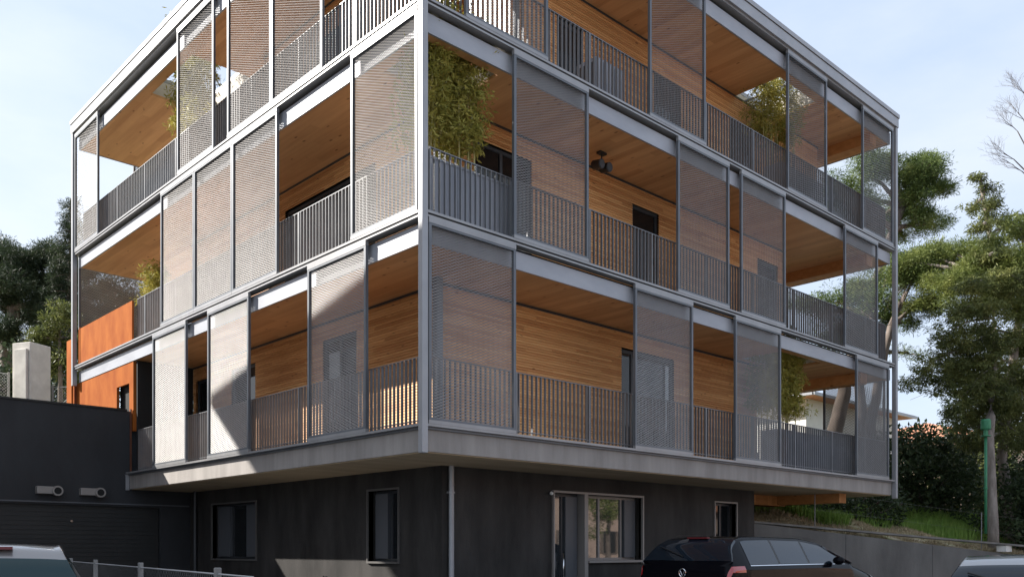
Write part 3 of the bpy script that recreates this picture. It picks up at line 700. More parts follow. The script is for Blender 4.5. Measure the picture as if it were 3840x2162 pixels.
        me2 = bpy.data.meshes.new('mirror'); bm.to_mesh(me2); bm.free(); me2.materials.append(M[paint]); me2.polygons.foreach_set('use_smooth', [True]*len(me2.polygons))
        mo = bpy.data.objects.new('mirror', me2); scene.collection.objects.link(mo); mo.parent = root
        for wx in (.85, 3.75):
            wh = MB().tube([(wx*Ls, s_*(hw-.20), .32), (wx*Ls, s_*(hw+.012), .32)], .32, 28).build('wheel', M['rubber'], root)
            MB().tube([(wx*Ls, s_*(hw+.0125), .32), (wx*Ls, s_*(hw+.02), .32)], .21, 20).build('rim', M['rim'], wh)
    # rear: bumper line, high brake lamp, emblem ring, wiper, plate recess
    MB().box(-.015, .0, -hw*.72, hw*.72, .60, .63).build('bumper_line', M['trim_black'], root)
    p0 = S(.40*Ls, 6.99)
    if brake: MB().box(p0[0]-.06, p0[0]+.02, -.19, .19, p0[2]+.004, p0[2]+.03).build('high_brake_light', M['brake'], root)
    if emblem:
        e = MB(); cz = belt-.10; n_ = 24
        pts = [(-.022, .062*math.cos(2*math.pi*i/n_), cz+.062*math.sin(2*math.pi*i/n_)) for i in range(n_+1)]
        e.tube(pts, .009, 6, cap=False); e.tube([(-.02, -.04, cz+.03), (-.02, 0, cz-.045), (-.02, .04, cz+.03)], .006, 6)
        e.build('badge', M['chrome'], root)
    w0 = S(.10*Ls, 6.9); w1 = S(.20*Ls, 6.2); MB().tube([(w0[0]-.02, w0[1], w0[2]+.02), (w1[0]-.03, w1[1], w1[2]+.02)], .012, 6).build('rear_wiper', M['trim_black'], root)
    return root
car('parked_car', 'black estate car with roof rails parked along the dark base wall', (4.0, -1.50, .02), 0.0, 'black_car', height=1.69, belt=1.20, width=1.84, length=5.1)
car('parked_car', 'silver hatchback cut off by the lower left corner, with a tinted rear window', (-5.60, -1.0, 0), R(73), 'beige_car', height=1.55, belt=.98, width=1.70, length=3.9, glass='teal_glass', rails=False, round_=1.15, rg0=.09, rg1=.29)
car('parked_car', 'silver car at the lower right corner in front of the concrete wall', (1.95, -7.05, 0), R(17), 'silver_car', height=1.44, belt=.95, width=1.74, length=4.3, rails=False, rg0=.09, rg1=.31, brake=False)

# ------------------------------------------------------------------ street side fence
def chain_fence(name, label, pts, zb, zt, pitch=.055, posts=None, group=None, wire=.0026, post_r=.024, post_m='post', brace=None):
    root = thing(name, label, 'fence', (0, 0, 0), 0, group)
    V = []; F = []
    for (a, b_) in zip(pts[:-1], pts[1:]):
        a = np.array(a, float); b_ = np.array(b_, float); Ln = np.linalg.norm(b_[:2]-a[:2]); d = (b_-a)/Ln; h = zt-zb
        n_ = np.array([-d[1], d[0], 0])
        for sg in (1, -1):
            for s in np.arange(-h, Ln+h, pitch*1.25):
                s0, s1 = s, s+sg*h; q0, q1 = 0., 1.
                lo, hi = min(s0, s1), max(s0, s1)
                if hi <= 0 or lo >= Ln: continue
                # clip to the bay
                t0, t1 = 0., 1.
                dd = s1-s0
                ta, tb = sorted(((0-s0)/dd, (Ln-s0)/dd)); t0, t1 = max(t0, ta), min(t1, tb)
                if t1 <= t0: continue
                P0 = a+d*(s0+dd*t0); P1 = a+d*(s0+dd*t1); z0 = zb+h*t0; z1 = zb+h*t1
                i = len(V); w_ = wire
                off = n_*sg*.003
                V += [(P0[0]+off[0], P0[1]+off[1], P0[2]+z0-w_), (P1[0]+off[0], P1[1]+off[1], P1[2]+z1-w_), (P1[0]+off[0], P1[1]+off[1], P1[2]+z1+w_), (P0[0]+off[0], P0[1]+off[1], P0[2]+z0+w_)]
                F.append((i, i+1, i+2, i+3))
    npmesh('wire_mesh', V, F, M['galv'], root)
    tp = MB()
    for (a, b_) in zip(pts[:-1], pts[1:]): tp.tube([(a[0], a[1], a[2]+zt), (b_[0], b_[1], b_[2]+zt)], .007, 6)
    tp.build('top_wire', M['galv'], root)
    for p in (posts or pts):
        MB().box(p[0]-post_r, p[0]+post_r, p[1]-post_r, p[1]+post_r, p[2], p[2]+zt+.05).build('post', M[post_m], root, bevel=.008)
    if brace: MB().tube(brace, .03, 8).build('brace', M['post'], root)
    return root
fa_, fb_ = np.array([-2.45, 8.6]), np.array([-4.65, -4.1])
def fpt(t): p = fa_+(fb_-fa_)*t; return (p[0], p[1], 0.)
chain_fence('chain_link_fence', 'low chain link fence on concrete posts in front of the garage and the dark base', [fpt(0), fpt(1)], .05, 1.30, posts=[fpt(.02), fpt(.285), fpt(.47), fpt(.70), fpt(.93)])

# ------------------------------------------------------------------ concrete retaining wall and its fence
rw = thing('retaining_wall', 'grey concrete retaining wall sloping down to the right behind the black car', 'wall')
def wp(t, s, z): p = W0+WD*t+WN*s; return (p[0], p[1], z)
mb = MB()
for i in range(8):
    t0, t1 = WLEN*1.35*i/8, WLEN*1.35*(i+1)/8
    a_ = [wp(t0+.006, 0, 0), wp(t1-.006, 0, 0), wp(t1-.006, 0, wall_top(t1)), wp(t0+.006, 0, wall_top(t0))]
    mb.prism(a_, tuple(np.append(WN*.2, 0)))
mb.build('panel', M['concrete'], rw)
a_ = [wp(0, -.03, WZ0+.004), wp(WLEN*1.35, -.03, wall_top(WLEN*1.35)+.004), wp(WLEN*1.35, -.03, wall_top(WLEN*1.35)+.05), wp(0, -.03, WZ0+.05)]
MB().prism(a_, tuple(np.append(WN*.26, 0))).build('coping', M['cap'], rw)
wf = thing('wire_fence', 'thin wire fence on slim grey posts along the top of the retaining wall', 'fence')
for t in (2.0, 7.2, 12.4):
    MB().tube([wp(t, .35, wall_top(t)-.05), wp(t, .35, wall_top(t)+1.05)], .012, 8).build('post', M['rail'], wf)
mb = MB()
for h_ in (.55, 1.0): mb.tube([wp(2, .35, wall_top(2)+h_), wp(12.4, .35, wall_top(12.4)+h_)], .0014, 5)
mb.build('wires', M['rail'], wf)
mb = thing('meter_box', 'small white box standing on the end of the concrete wall behind the silver car', 'box', wp(7.7, .1, wall_top(7.7)+.05))
MB().box(-.22, .22, -.12, .12, 0, .17).build('body', M['white'], mb, bevel=.01); MB().box(-.24, .24, -.14, .14, .1705, .19).build('lid', M['cap'], mb)

# ------------------------------------------------------------------ green vent pipe
gp = thing('green_pipe', 'tall green gas vent pipe with a wider cylindrical head on the grassy bank', 'pipe', (18.17, -1.17, 1.9))
MB().tube([(0, 0, 0), (0, 0, 2.62)], .038, 16).tube([(0, 0, 1.2), (0, 0, 1.24)], .056, 12).build('pole', M['pipe_green'], gp, smooth=True)
MB().tube([(0, 0, 2.62), (0, 0, 2.645)], .125, 20).tube([(0, 0, 2.80), (0, 0, 2.83), (0, 0, 3.04), (0, 0, 3.08)], [.115, .128, .128, .10], 20).tube([(.0, .0, 2.645), (0, 0, 2.80)], .06, 14).tube([(.1, 0, 2.645), (.1, 0, 2.80)], .012, 6).tube([(-.1, 0, 2.645), (-.1, 0, 2.80)], .012, 6).build('vent_head', M['pipe_green'], gp)

# ------------------------------------------------------------------ concrete pillar behind the garage with its mesh
pl = thing('concrete_pillar', 'pale rough concrete pillar standing behind the garage roof', 'pillar', (-.10, 18.3, 3.6), R(28))
MB().box(-.36, .36, -.36, .30, 0, 3.75).build('shaft', M['concrete_l'], pl, bevel=.02)
MB().box(-.44, -.363, -.30, .16, 0, 3.55).build('side_slab', M['concrete_l'], pl, bevel=.02)
chain_fence('chain_link_fence', 'tall chain link fence with a diagonal strut around the pale concrete pillar', [(-4.5, 17.9, 3.6), (-.6, 18.6, 3.6)], 0, 2.9, pitch=.07, wire=.004)
chain_fence('chain_link_fence', 'chain link fence bay between the pale pillar and the apartment building', [(.45, 18.2, 3.6), (1.35, 17.2, 3.6)], 0, 2.6, pitch=.07, wire=.004, brace=[(.0, 17.2, 4.6), (1.2, 17.1, 6.3)])

# ------------------------------------------------------------------ houses
def house(name, label, x0, x1, y0, y1, z0, z1, rise, rz=0, over=.6, wall='white', wins=(), axis='x'):
    cx_, cy_ = (x0+x1)/2, (y0+y1)/2; root = thing(name, label, 'house', (cx_, cy_, z0), rz); a, b_ = (x1-x0)/2, (y1-y0)/2; h = z1-z0
    mb = MB().box(-a, a, -b_, b_, 0, h); mb.build('wall', M[wall], root)
    r_ = MB(); o_ = over; t = .14
    # hipped roof with thickness
    rl = max(a-b_, .2)
    base = [(-a-o_, -b_-o_, h), (a+o_, -b_-o_, h), (a+o_, b_+o_, h), (-a-o_, b_+o_, h)]
    top = [(-rl, 0, h+rise), (rl, 0, h+rise)]
    i = 0; v = [*base, *[(p[0], p[1], p[2]+t) for p in base], (top[0][0], 0, h+rise), (top[1][0], 0, h+rise)]
    f = [(3, 2, 1, 0), (0, 1, 5, 4), (1, 2, 6, 5), (2, 3, 7, 6), (3, 0, 4, 7), (4, 5, 9, 8), (6, 7, 8, 9), (5, 6, 9), (7, 4, 8)]
    r_.v = v; r_.f = f; r_.build('roof', M['tiles'], root)
    gmb = MB(); gmb.box(-a-o_-.06, a+o_+.06, -b_-o_-.1, -b_-o_-.001, h-.02, h+.1).box(-a-o_-.1, -a-o_-.001, -b_-o_-.001, b_+o_, h-.02, h+.1).build('gutter', M['metal'], root)
    for (face, u, z, ww, hh) in wins:
        m_ = MB(); fr = MB()
        if face == 'f':
            m_.box(u-ww/2, u+ww/2, b_-.02, b_+.02, z, z+hh); fr.box(u-ww/2-.06, u+ww/2+.06, b_+.001, b_+.04, z-.08, z-.001).box(u-ww/2-.35, u-ww/2-.04, b_+.001, b_+.05, z, z+hh).box(u+ww/2+.04, u+ww/2+.35, b_+.001, b_+.05, z, z+hh)
        elif face == 'b':
            m_.box(u-ww/2, u+ww/2, -b_-.02, -b_+.02, z, z+hh); fr.box(u-ww/2-.06, u+ww/2+.06, -b_-.04, -b_-.001, z-.08, z-.001)
        else:
            m_.box(-a-.02, -a+.02, u-ww/2, u+ww/2, z, z+hh); fr.box(-a-.04, -a-.001, u-ww/2-.06, u+ww/2+.06, z-.08, z-.001)
        w_ = m_.build('window', M['glass'], root); fr.build('shutter' if face == 'f' else 'sill', M['concrete_edge'] if face != 'f' else M['bark'], w_)
    return root
# seen through the lowest balcony and above the hedge
house('neighbour_house', 'small white house with red tiled roof seen through the lowest balcony', 27.3, 36, 9.0, 17, 2.6, 7.85, 1.5, over=.7, wins=[('l', 0, 1.5, 1.0, 1.3)])
house('neighbour_house', 'distant orange tiled roof just above the dark hedge right of the building', 50, 62, 10, 20, 2.0, 8.3, 1.8, over=.5, wall='beige')
# across the street behind the camera: reflected in the entrance window and the car, and throwing light back
house('neighbour_house', 'beige house with red tiled roof across the street, seen in the window reflections', -2, 12, -34, -25, 0, 5.6, 2.4, wall='beige', wins=[('f', -4, 1.0, 1.1, 1.5), ('f', -1, 1, 1.1, 1.5), ('f', 3, 1, 1.1, 1.5), ('f', -3, 3.6, 1.1, 1.3), ('f', 3, 3.6, 1.1, 1.3)])
house('neighbour_house', 'long beige house with red tiled roof further right across the street', 22, 42, -33, -24, 0, 5.0, 2.2, wall='beige', wins=[('f', -4, 1.2, 1.2, 1.4), ('f', 0, 1.2, 1.2, 1.4), ('f', 4, 1.2, 1.2, 1.4)])
house('neighbour_house', 'low pink house with red tiled roof at the far right end of the street', 46, 64, -36, -25, 0, 4.2, 2.4, wall='beige', wins=[('f', -5, 1.2, 1.2, 1.4), ('f', 0, 1.2, 1.2, 1.4), ('f', 5, 1.2, 1.2, 1.4)])
# unseen tall neighbour added left of the frame, roof shaped to shade the lowest screens
nh = thing('shading_house', 'unseen tall rendered house added left of the frame, its roof shaped to shade the lowest storey', 'house', (0, 0, 0))
MB().box(-17, -7.9, 7.4, 15.15, 0, 11.3).build('wall', M['beige'], nh)
e_ = [(-7.0, 16.06, 11.97), (-7.0, 6.4, 14.06), (-18, 6.4, 14.06), (-18, 16.06, 11.97)]
MB().prism(e_, (0, 0, .22)).build('roof', M['tiles'], nh)
mb = MB(); mb.prism([(-7.95, 7.5, 11.3), (-7.95, 15.1, 11.3), (-7.95, 15.1, 12.1), (-7.95, 7.5, 13.75)], (-9, 0, 0)); mb.build('gable_wall', M['beige'], nh)

# ------------------------------------------------------------------ vegetation
rng = np.random.default_rng(7)
def leaf_cloud(centers, radii, n_per, size, aspect=.4, droop=0, rng=rng, flat=1.0, quad=True):
    """many leaf-sized faces spread in small clumps"""
    C_ = np.repeat(centers, n_per, 0); Rr = np.repeat(radii, n_per)
    d = rng.normal(size=(len(C_), 3)); d /= np.linalg.norm(d, axis=1)[:, None]+1e-9
    r_ = Rr*rng.random(len(C_))**(1/2.2)
    P = C_+d*r_[:, None]*np.array([1, 1, flat])
    a = rng.normal(size=(len(P), 3))*np.array([1, 1, .7])+d*.9; a[:, 2] -= droop; a /= np.linalg.norm(a, axis=1)[:, None]+1e-9
    b_ = np.cross(a, rng.normal(size=(len(P), 3))); b_ /= np.linalg.norm(b_, axis=1)[:, None]+1e-9
    s = size*(.6+.8*rng.random(len(P)))[:, None]
    A = a*s; Bv = b_*s*aspect*.5
    V = np.stack([P-Bv*.3, P+A*.5-Bv, P+A, P+A*.5+Bv], 1).reshape(-1, 3)
    F = np.arange(len(P)*4).reshape(-1, 4)
    return V, F
def clumps_in_blob(c, rad, n, shell=.55, rng=rng):
    d = rng.normal(size=(n, 3)); d /= np.linalg.norm(d, axis=1)[:, None]
    k = (shell+(1-shell)*rng.random(n))[:, None]
    k = k*(1+.12*np.sin(d[:, :1]*5+c[0])*np.cos(d[:, 1:2]*4+c[1]))
    return np.array(c)+d*k*np.array(rad)
def limb(mb, a, b_, r0, r1, rnd, n=5, wob=.12, seg=7):
    a = Vector(a); b_ = Vector(b_); pts = []; L_ = (b_-a).length
    for i in range(n+1):
        t = i/n; w_ = math.sin(math.pi*t)*wob*L_
        pts.append(a.lerp(b_, t)+Vector((rnd.uniform(-1, 1)*w_*.35, rnd.uniform(-1, 1)*w_*.35, w_*.3)))
    mb.tube(pts, [r0+(r1-r0)*i/n for i in range(n+1)], seg)
def tree(name, label, cat, base, trunk, r0, r1, blobs, leaf, bark, sprays=(), split=4, n_clump=60, n_leaf=34, clump_r=.4, size=.13, aspect=.35, seed=1, group=None, flat=.7, droop=0, shell=.5, twigs=True):
    """base/trunk points and blobs in world space; blobs = (centre, (rx,ry,rz), weight)"""
    rnd = random.Random(seed); rg = np.random.default_rng(seed)
    root = thing(name, label, cat, base, 0, group); B0 = Vector(base)
    tm = MB(); pts = [Vector(p)-B0 for p in trunk]
    sub = []
    for i in range(len(pts)-1):
        for k in range(4): sub.append(pts[i].lerp(pts[i+1], k/4)+Vector((rnd.uniform(-1, 1), rnd.uniform(-1, 1), 0))*r0*.18)
    sub.append(pts[-1]); tm.tube(sub, [r0+(r1-r0)*i/(len(sub)-1) for i in range(len(sub))], 10)
    tm.build('trunk', M[bark], root, smooth=True)
    V = []; F = []; nv = 0; bm_ = MB()
    for c, rad, wt in blobs:
        parts_ = []
        for q in range(split):
            o_ = rg.normal(size=3)*.42*np.array(rad); k_ = rg.uniform(.38, .68)
            parts_.append(clumps_in_blob(np.array(c)-np.array(base)+o_, np.array(rad)*k_, max(2, int(n_clump*wt/split*rg.uniform(.6, 1.4))), shell, rg))
        cl = np.concatenate(parts_)
        v, f = leaf_cloud(cl, clump_r*(.6+.8*rg.random(len(cl))), n_leaf, size, aspect, droop, rg, flat)
        V.append(v); F.append(f+nv); nv += len(v)
        cc = Vector(c)-B0
        # attach limb from the nearest lower trunk point
        src = min(sub, key=lambda p: (p-cc).length+max(0, p.z-cc.z)*2)
        limb(bm_, src, cc, max(r1*.9, .05), .02, rnd)
        if twigs:
            for q in cl[:max(3, len(cl)//5)]: limb(bm_, cc, q, .028, .008, rnd, 3, .1, 4)
    for (sa, sb, dr, k_, wd) in sprays:
        a_ = np.array(sa)-np.array(base); b2 = np.array(sb)-np.array(base); pts = []
        for q in range(9):
            t = q/8; pts.append(a_+(b2-a_)*t+np.array([0, 0, dr*math.sin(math.pi*t*.75)]))
        bm_.tube(pts, [.045*(1-t_/9.5) for t_ in range(9)], 5)
        tq = rg.random(k_)**.75; cl = np.array([a_+(b2-a_)*t+np.array([0, 0, dr*math.sin(math.pi*t*.75)]) for t in tq])
        w_ = wd*(.35+.65*np.sin(np.pi*np.clip(tq*.85+.1, 0, 1)))[:, None]
        cl += rg.normal(size=cl.shape)*w_*np.array([1, 1, .28]); cl[:, 2] -= np.abs(rg.normal(size=k_))*wd*.45
        v, f = leaf_cloud(cl, clump_r*(.45+.6*rg.random(len(cl))), n_leaf, size, aspect, droop, rg, .5)
        V.append(v); F.append(f+nv); nv += len(v)
    bm_.build('limbs', M[bark], root)
    npmesh('crown', np.concatenate(V), np.concatenate(F), M[leaf], root)
    return root
def at(xd, yd, d):
    """point at forward distance d seen at display pixel (xd, yd) - used once to lay out the far trees"""
    f_, yc_ = 3336.1, 2054.5; u = (xd*1.4907-1920)/f_; v = -(yd*1.4907-yc_)/f_; a = R(YAW)
    return (cam.location.x+(u*math.cos(a)+math.sin(a))*d, cam.location.y+(-u*math.sin(a)+math.cos(a))*d, 1.5+v*d)
def gz(p): return (p[0], p[1], hill_z(p[0], p[1])-.1)
def blob(xd, yd, d, rpx, asp=1.0, wt=1.0, deep=1.0):
    r_ = rpx*1.4907/3336.1*d; return (at(xd, yd, d), (r_, r_*deep, r_*asp), wt)

# right side: tall umbrella pine, its crown right of the upper storeys
b0 = gz(at(2085, 1262, 33)); t1 = at(2100, 1080, 33.3); t2 = at(2128, 960, 33.6); t3 = at(2190, 740, 34); t4 = at(2270, 520, 34)
tree('pine_tree', 'tall leaning umbrella pine whose round crown rises right of the upper storeys', 'tree', b0, [b0, t1, t2, t3, t4], .33, .14,
     [blob(2250, 440, 34, 66, .8, 1.3), blob(2315, 445, 34, 55, .7, 1.3), blob(2300, 490, 34, 60, .7, 1.2), blob(2335, 420, 34, 42, .6, .9), blob(2355, 470, 34, 40, .7, .7), blob(2290, 530, 34, 52, .6), blob(2345, 560, 34.5, 40, .45, .6), blob(2180, 430, 34, 60, .8), blob(2160, 500, 34, 55, .7), blob(2100, 500, 34, 60, .7, .8), blob(2220, 540, 35, 60, .6), blob(2270, 585, 35, 42, .35, .5)],
     'leaf_pine', 'bark', n_clump=70, n_leaf=80, clump_r=.36, size=.15, aspect=.13, seed=3, flat=.6)
b0 = gz(at(2168, 1250, 30)); t1 = at(2165, 1060, 30); t2 = at(2160, 930, 30); t3 = at(2190, 800, 30)
tree('pine_tree', 'pine with a straight slim trunk seen through the right end of the lowest balcony', 'tree', b0, [b0, t1, t2, t3], .22, .12,
     [blob(2200, 760, 30.5, 62, .7), blob(2150, 740, 31, 70, .6), blob(2100, 760, 31, 60, .5, .8), blob(2230, 700, 31, 50, .5, .8), blob(2040, 780, 32, 60, .6, .9), blob(2110, 830, 32, 65, .6, 1), blob(2190, 850, 31, 60, .6, 1), blob(2230, 800, 31, 45, .6, .8)], 'leaf_pine', 'bark', n_clump=55, n_leaf=76, clump_r=.34, size=.14, aspect=.13, seed=5, flat=.6)
b0 = gz(at(2195, 1250, 29)); t1 = at(2192, 1070, 29); t2 = at(2212, 950, 29); t3 = at(2240, 820, 29)
tree('pine_tree', 'pine with a bent slim trunk beside the corner post at the right end', 'tree', b0, [b0, t1, t2, t3], .2, .1,
     [blob(2290, 700, 29, 75, .7), blob(2340, 640, 29, 60, .5), blob(2275, 810, 29.5, 45, .4, .4), blob(2350, 750, 29.5, 55, .4, .5), blob(2290, 890, 29.5, 45, .2, .12)], 'leaf_pine', 'bark', n_clump=60, n_leaf=76, clump_r=.34, size=.14, aspect=.13, seed=6, flat=.6)
# big yellow green pine at the right edge
b0 = gz(at(2545, 1230, 26)); t1 = at(2520, 1150, 26); t2 = at(2550, 900, 26); t3 = at(2575, 720, 26)
tree('pine_tree', 'big yellow green pine with pale trunk filling the right edge of the picture', 'tree', b0, [b0, t1, t2, t3], .17, .10,
     [blob(2560, 650, 26, 70, .8), blob(2480, 650, 26.5, 60, .6), blob(2420, 690, 26.5, 60, .6, .9), blob(2520, 760, 26, 70, .6), blob(2450, 770, 27, 55, .5, .8), blob(2600, 780, 26, 80, 1.2), blob(2570, 580, 26, 50, .5, .7), blob(2330, 650, 29, 70, .6, 1.2), blob(2400, 640, 28, 65, .5, 1.2), blob(2270, 660, 29, 50, .6, .9), blob(2470, 690, 27, 75, .6, 1.3), blob(2540, 700, 26, 75, .7, 1.3), blob(2420, 730, 27, 70, .5, 1.), blob(2560, 840, 26, 70, .8, 1.), blob(2310, 760, 29, 55, .5, .7), blob(2290, 690, 29, 45, .5, .6), blob(2360, 720, 28, 45, .4, .5)], 'leaf_bright', 'bark_pale', n_clump=75, n_leaf=80, clump_r=.30, size=.13, aspect=.14, seed=8, flat=.6)
# cedar with drooping layered branches
b0 = gz(at(2500, 1225, 24)); t1 = at(2490, 1100, 24.5); t2 = at(2500, 900, 25.5); t3 = at(2500, 640, 27); t4 = at(2465, 440, 27)
cb = [blob(2460, 446, 27, 15, .5, .16), blob(2482, 470, 27, 20, .7, .2), blob(2500, 520, 27, 26, 1.0, .35), blob(2480, 545, 27, 18, 1, .2), blob(2525, 570, 27, 36, .8, .5), blob(2560, 960, 26, 60, .9, .9), blob(2590, 1080, 26, 60, .9, .8)]
sp = []
rs = random.Random(4)
for (x0, y0, x1, y1, dr, k, w_) in [(2500, 860, 2290, 985, .45, 95, .34), (2500, 800, 2360, 880, .35, 80, .36), (2500, 900, 2340, 1000, .4, 85, .34), (2500, 960, 2390, 1060, .4, 80, .34), (2500, 780, 2420, 800, .3, 70, .4), (2500, 840, 2400, 930, .3, 80, .4), (2500, 1000, 2420, 1085, .3, 70, .36), (2505, 830, 2590, 900, .3, 80, .45), (2505, 900, 2590, 980, .3, 80, .45), (2500, 980, 2590, 1060, .3, 80, .45), (2500, 1040, 2440, 1130, .25, 60, .36), (2500, 930, 2440, 1000, .3, 80, .42), (2505, 1060, 2580, 1130, .25, 60, .4), (2500, 720, 2440, 740, .3, 50, .35), (2500, 700, 2570, 730, .3, 60, .4), (2490, 640, 2530, 655, .2, 40, .3), (2480, 560, 2455, 590, .1, 16, .14), (2470, 500, 2445, 535, .1, 12, .1)]:
    dd = rs.uniform(24.3, 26.5); sp.append((at(x0, y0, 25.3), at(x1, y1, dd), dr, k, w_))
tree('cedar_tree', 'dark cedar with a nodding tip and long drooping layered branches right of the building', 'tree', b0, [b0, t1, t2, t3, t4], .15, .05, cb, 'leaf_cedar', 'bark_pale', sprays=sp, n_clump=60, n_leaf=60, clump_r=.24, size=.11, aspect=.22, seed=11, flat=.45, droop=.7)
# dark fillers behind
def bush(name, label, p, rad, leaf, n=120, n_leaf=40, seed=1, size=.13, group=None, z=None, aspect=.5, clump=.35):
    rg = np.random.default_rng(seed); base = (p[0], p[1], hill_z(p[0], p[1])-.1 if z is None else z); root = thing(name, label, 'bush', base, 0, group)
    cl = clumps_in_blob((0, 0, rad[2]*.75), rad, n, .45, rg); cl = cl[cl[:, 2] > 0]
    v, f = leaf_cloud(cl, clump*(.6+.8*rg.random(len(cl))), n_leaf, size, aspect, 0, rg, .8)
    npmesh('foliage', v, f, M[leaf], root)
    mb = MB(); rnd = random.Random(seed)
    for q in cl[:14]: limb(mb, (rnd.uniform(-.2, .2), rnd.uniform(-.2, .2), 0), q, .04, .01, rnd, 4)
    mb.build('stems', M['bark'], root); return root
bush('hedge', 'large dark laurel bush right beside the building corner', at(2315, 1205, 29), (2.1, 2.0, 1.7), 'leaf_laurel', 330, 46, 21, .15)
bush('hedge', 'looser olive green bush behind the green pipe', at(2430, 1200, 31), (2.1, 2.0, 1.7), 'leaf_cedar', 200, 44, 22, .15)
bush('hedge', 'dark laurel bush at the right picture edge below the pine trunk', at(2610, 1250, 25.5), (1.7, 1.6, 1.7), 'leaf_laurel', 240, 46, 23, .13)
bush('shrub', 'low bright shrub under the right end of the building', at(2140, 1262, 26), (1.8, 1.5, .8), 'leaf_laurel', 90, 40, 24, .13)
bush('hedge', 'tall dark hedge standing behind the cedar trunks', at(2585, 1060, 34), (3.6, 2.6, 4.4), 'leaf_dark', 420, 44, 25, .2, clump=.5)
bush('hedge', 'dark evergreen hedge far behind the open right end of the balconies', at(2200, 1180, 42), (5.0, 2.6, 1.3), 'leaf_dark', 260, 40, 26, .22, clump=.5)
# bare tree at the upper right edge
rt = thing('bare_tree', 'leafless tree whose thin twigs reach in at the upper right edge', 'tree', gz(at(2680, 1200, 22)))
mb = MB(); rnd = random.Random(5); Bt = Vector(rt.location)
def twig(a, d, L_, r_, dep_):
    b_ = a+d*L_; mid = a.lerp(b_, .5)+Vector((rnd.uniform(-1, 1), rnd.uniform(-1, 1), rnd.uniform(-.4, 1)))*L_*.1
    mb.tube([a, mid, b_], [r_, r_*.8, r_*.6], 5)
    if dep_ <= 0: return
    for k in range(rnd.choice((2, 3, 3))):
        nd = (d+Vector((rnd.uniform(-1, 1), rnd.uniform(-1, 1), rnd.uniform(-.35, .6)))*.75).normalized(); twig(b_ if k else mid, nd, L_*rnd.uniform(.6, .8), r_*.6, dep_-1)
topb = Vector(at(2650, 520, 22))-Bt
mb.tube([(0, 0, 0), topb*.5, topb], [.2, .15, .09], 10)
left = (Vector(at(2500, 500, 22))-Vector(at(2650, 500, 22))).normalized()
for (x_, y_) in ((2560, 330), (2575, 300), (2550, 400), (2590, 250), (2570, 430)):
    tgt = Vector(at(x_, y_, 22))-Bt; d_ = (tgt-topb); mb.tube([topb, topb.lerp(tgt, .5)+Vector((0, 0, .1)), tgt], [.035, .02, .011], 6)
    for k in range(3): twig(tgt, (d_.normalized()+left*.6+Vector((0, 0, rnd.uniform(-.5, .3)))).normalized(), .34, .007, 4)
mb.build('branches', M['bark'], rt)
# a few leftover leaves and the overhead wires
wi = thing('overhead_wires', 'thin overhead wires crossing the sky at the right edge', 'wire')
for (a0, a1) in (((2290, 1005, 60), (2640, 745, 30)), ((2250, 760, 60), (2640, 640, 34))):
    p = Vector(at(*a0)); q = Vector(at(*a1)); MB().tube([p.lerp(q, i/10)-Vector((0, 0, math.sin(math.pi*i/10)*.5)) for i in range(11)], .012, 5).build('cable', M['trim_black'], wi)

# left side trees behind the garage
def zt(p, z=3.6): return (p[0], p[1], z)
b0 = zt(at(25, 1000, 38)); t1 = at(20, 850, 38); t2 = at(50, 700, 38)
tree('pine_tree', 'broad dark umbrella pine behind the garage at the left edge', 'tree', b0, [b0, t1, t2], .35, .2,
     [blob(20, 640, 38, 66, .7), blob(90, 650, 38, 50, .6), blob(-40, 660, 38, 60, .8), blob(50, 720, 38, 65, .6), blob(120, 710, 38, 50, .6), blob(0, 770, 38, 60, .6), blob(80, 790, 39, 60, .6), blob(150, 760, 39, 50, .8), blob(20, 720, 37, 70, .7), blob(60, 660, 37, 60, .6, .8), blob(110, 760, 37, 60, .8), blob(20, 840, 37, 60, .7), blob(150, 690, 38, 55, .7, .9)], 'leaf_dark', 'bark', n_clump=85, n_leaf=80, clump_r=.45, size=.18, aspect=.14, seed=31, flat=.6)
b0 = zt(at(178, 1000, 36)); t1 = at(176, 800, 36); t2 = at(178, 500, 36)
sp = []; rs = random.Random(9)
for i in range(26):
    y_ = 508+i*15; r_ = 9+i*3.6
    for sg in (-1, 1): sp.append((at(178, y_, 36), at(178+sg*r_*rs.uniform(.7, 1.15), y_+rs.uniform(-3, 14), 36+rs.uniform(-1, 1)*r_/60), .05, 6+int(i*1.3), .10+.006*i))
tree('conifer_tree', 'feathery deodar conifer rising just left of the building', 'tree', b0, [b0, t1, t2], .22, .03, [blob(170, 880, 36, 60, 1, .8)], 'leaf_dark', 'bark', sprays=sp, n_clump=60, n_leaf=30, clump_r=.26, size=.16, aspect=.13, seed=33, flat=.35, droop=.2)
b0 = zt(at(330, 1000, 40))
tree('pine_tree', 'dark pine standing behind the open left end of the middle balcony', 'tree', b0, [b0, at(330, 850, 40), at(320, 750, 40)], .3, .15,
     [blob(230, 730, 40, 70, .8), blob(300, 760, 40, 70, .8), blob(360, 790, 40, 60, .7), blob(260, 810, 40, 70, .7), blob(330, 830, 40, 60, .7), blob(200, 820, 40, 60, .8)], 'leaf_dark', 'bark', n_clump=80, n_leaf=70, clump_r=.45, size=.18, aspect=.16, seed=38, flat=.6)
b0 = zt(at(150, 1000, 30)); 
tree('conifer_tree', 'lighter green conifer shrub between the pale pillar and the building', 'tree', b0, [b0, at(150, 850, 30)], .12, .05,
     [blob(150, 815, 30, 42, .7), blob(105, 850, 30, 36, .6), blob(185, 850, 30.5, 45, .8), blob(150, 900, 30.5, 60, .7), blob(90, 920, 31, 50, .8, .8), blob(190, 950, 31, 50, 1, .8)], 'leaf_cedar', 'bark', n_clump=60, n_leaf=42, clump_r=.32, size=.14, aspect=.3, seed=34, flat=.5)
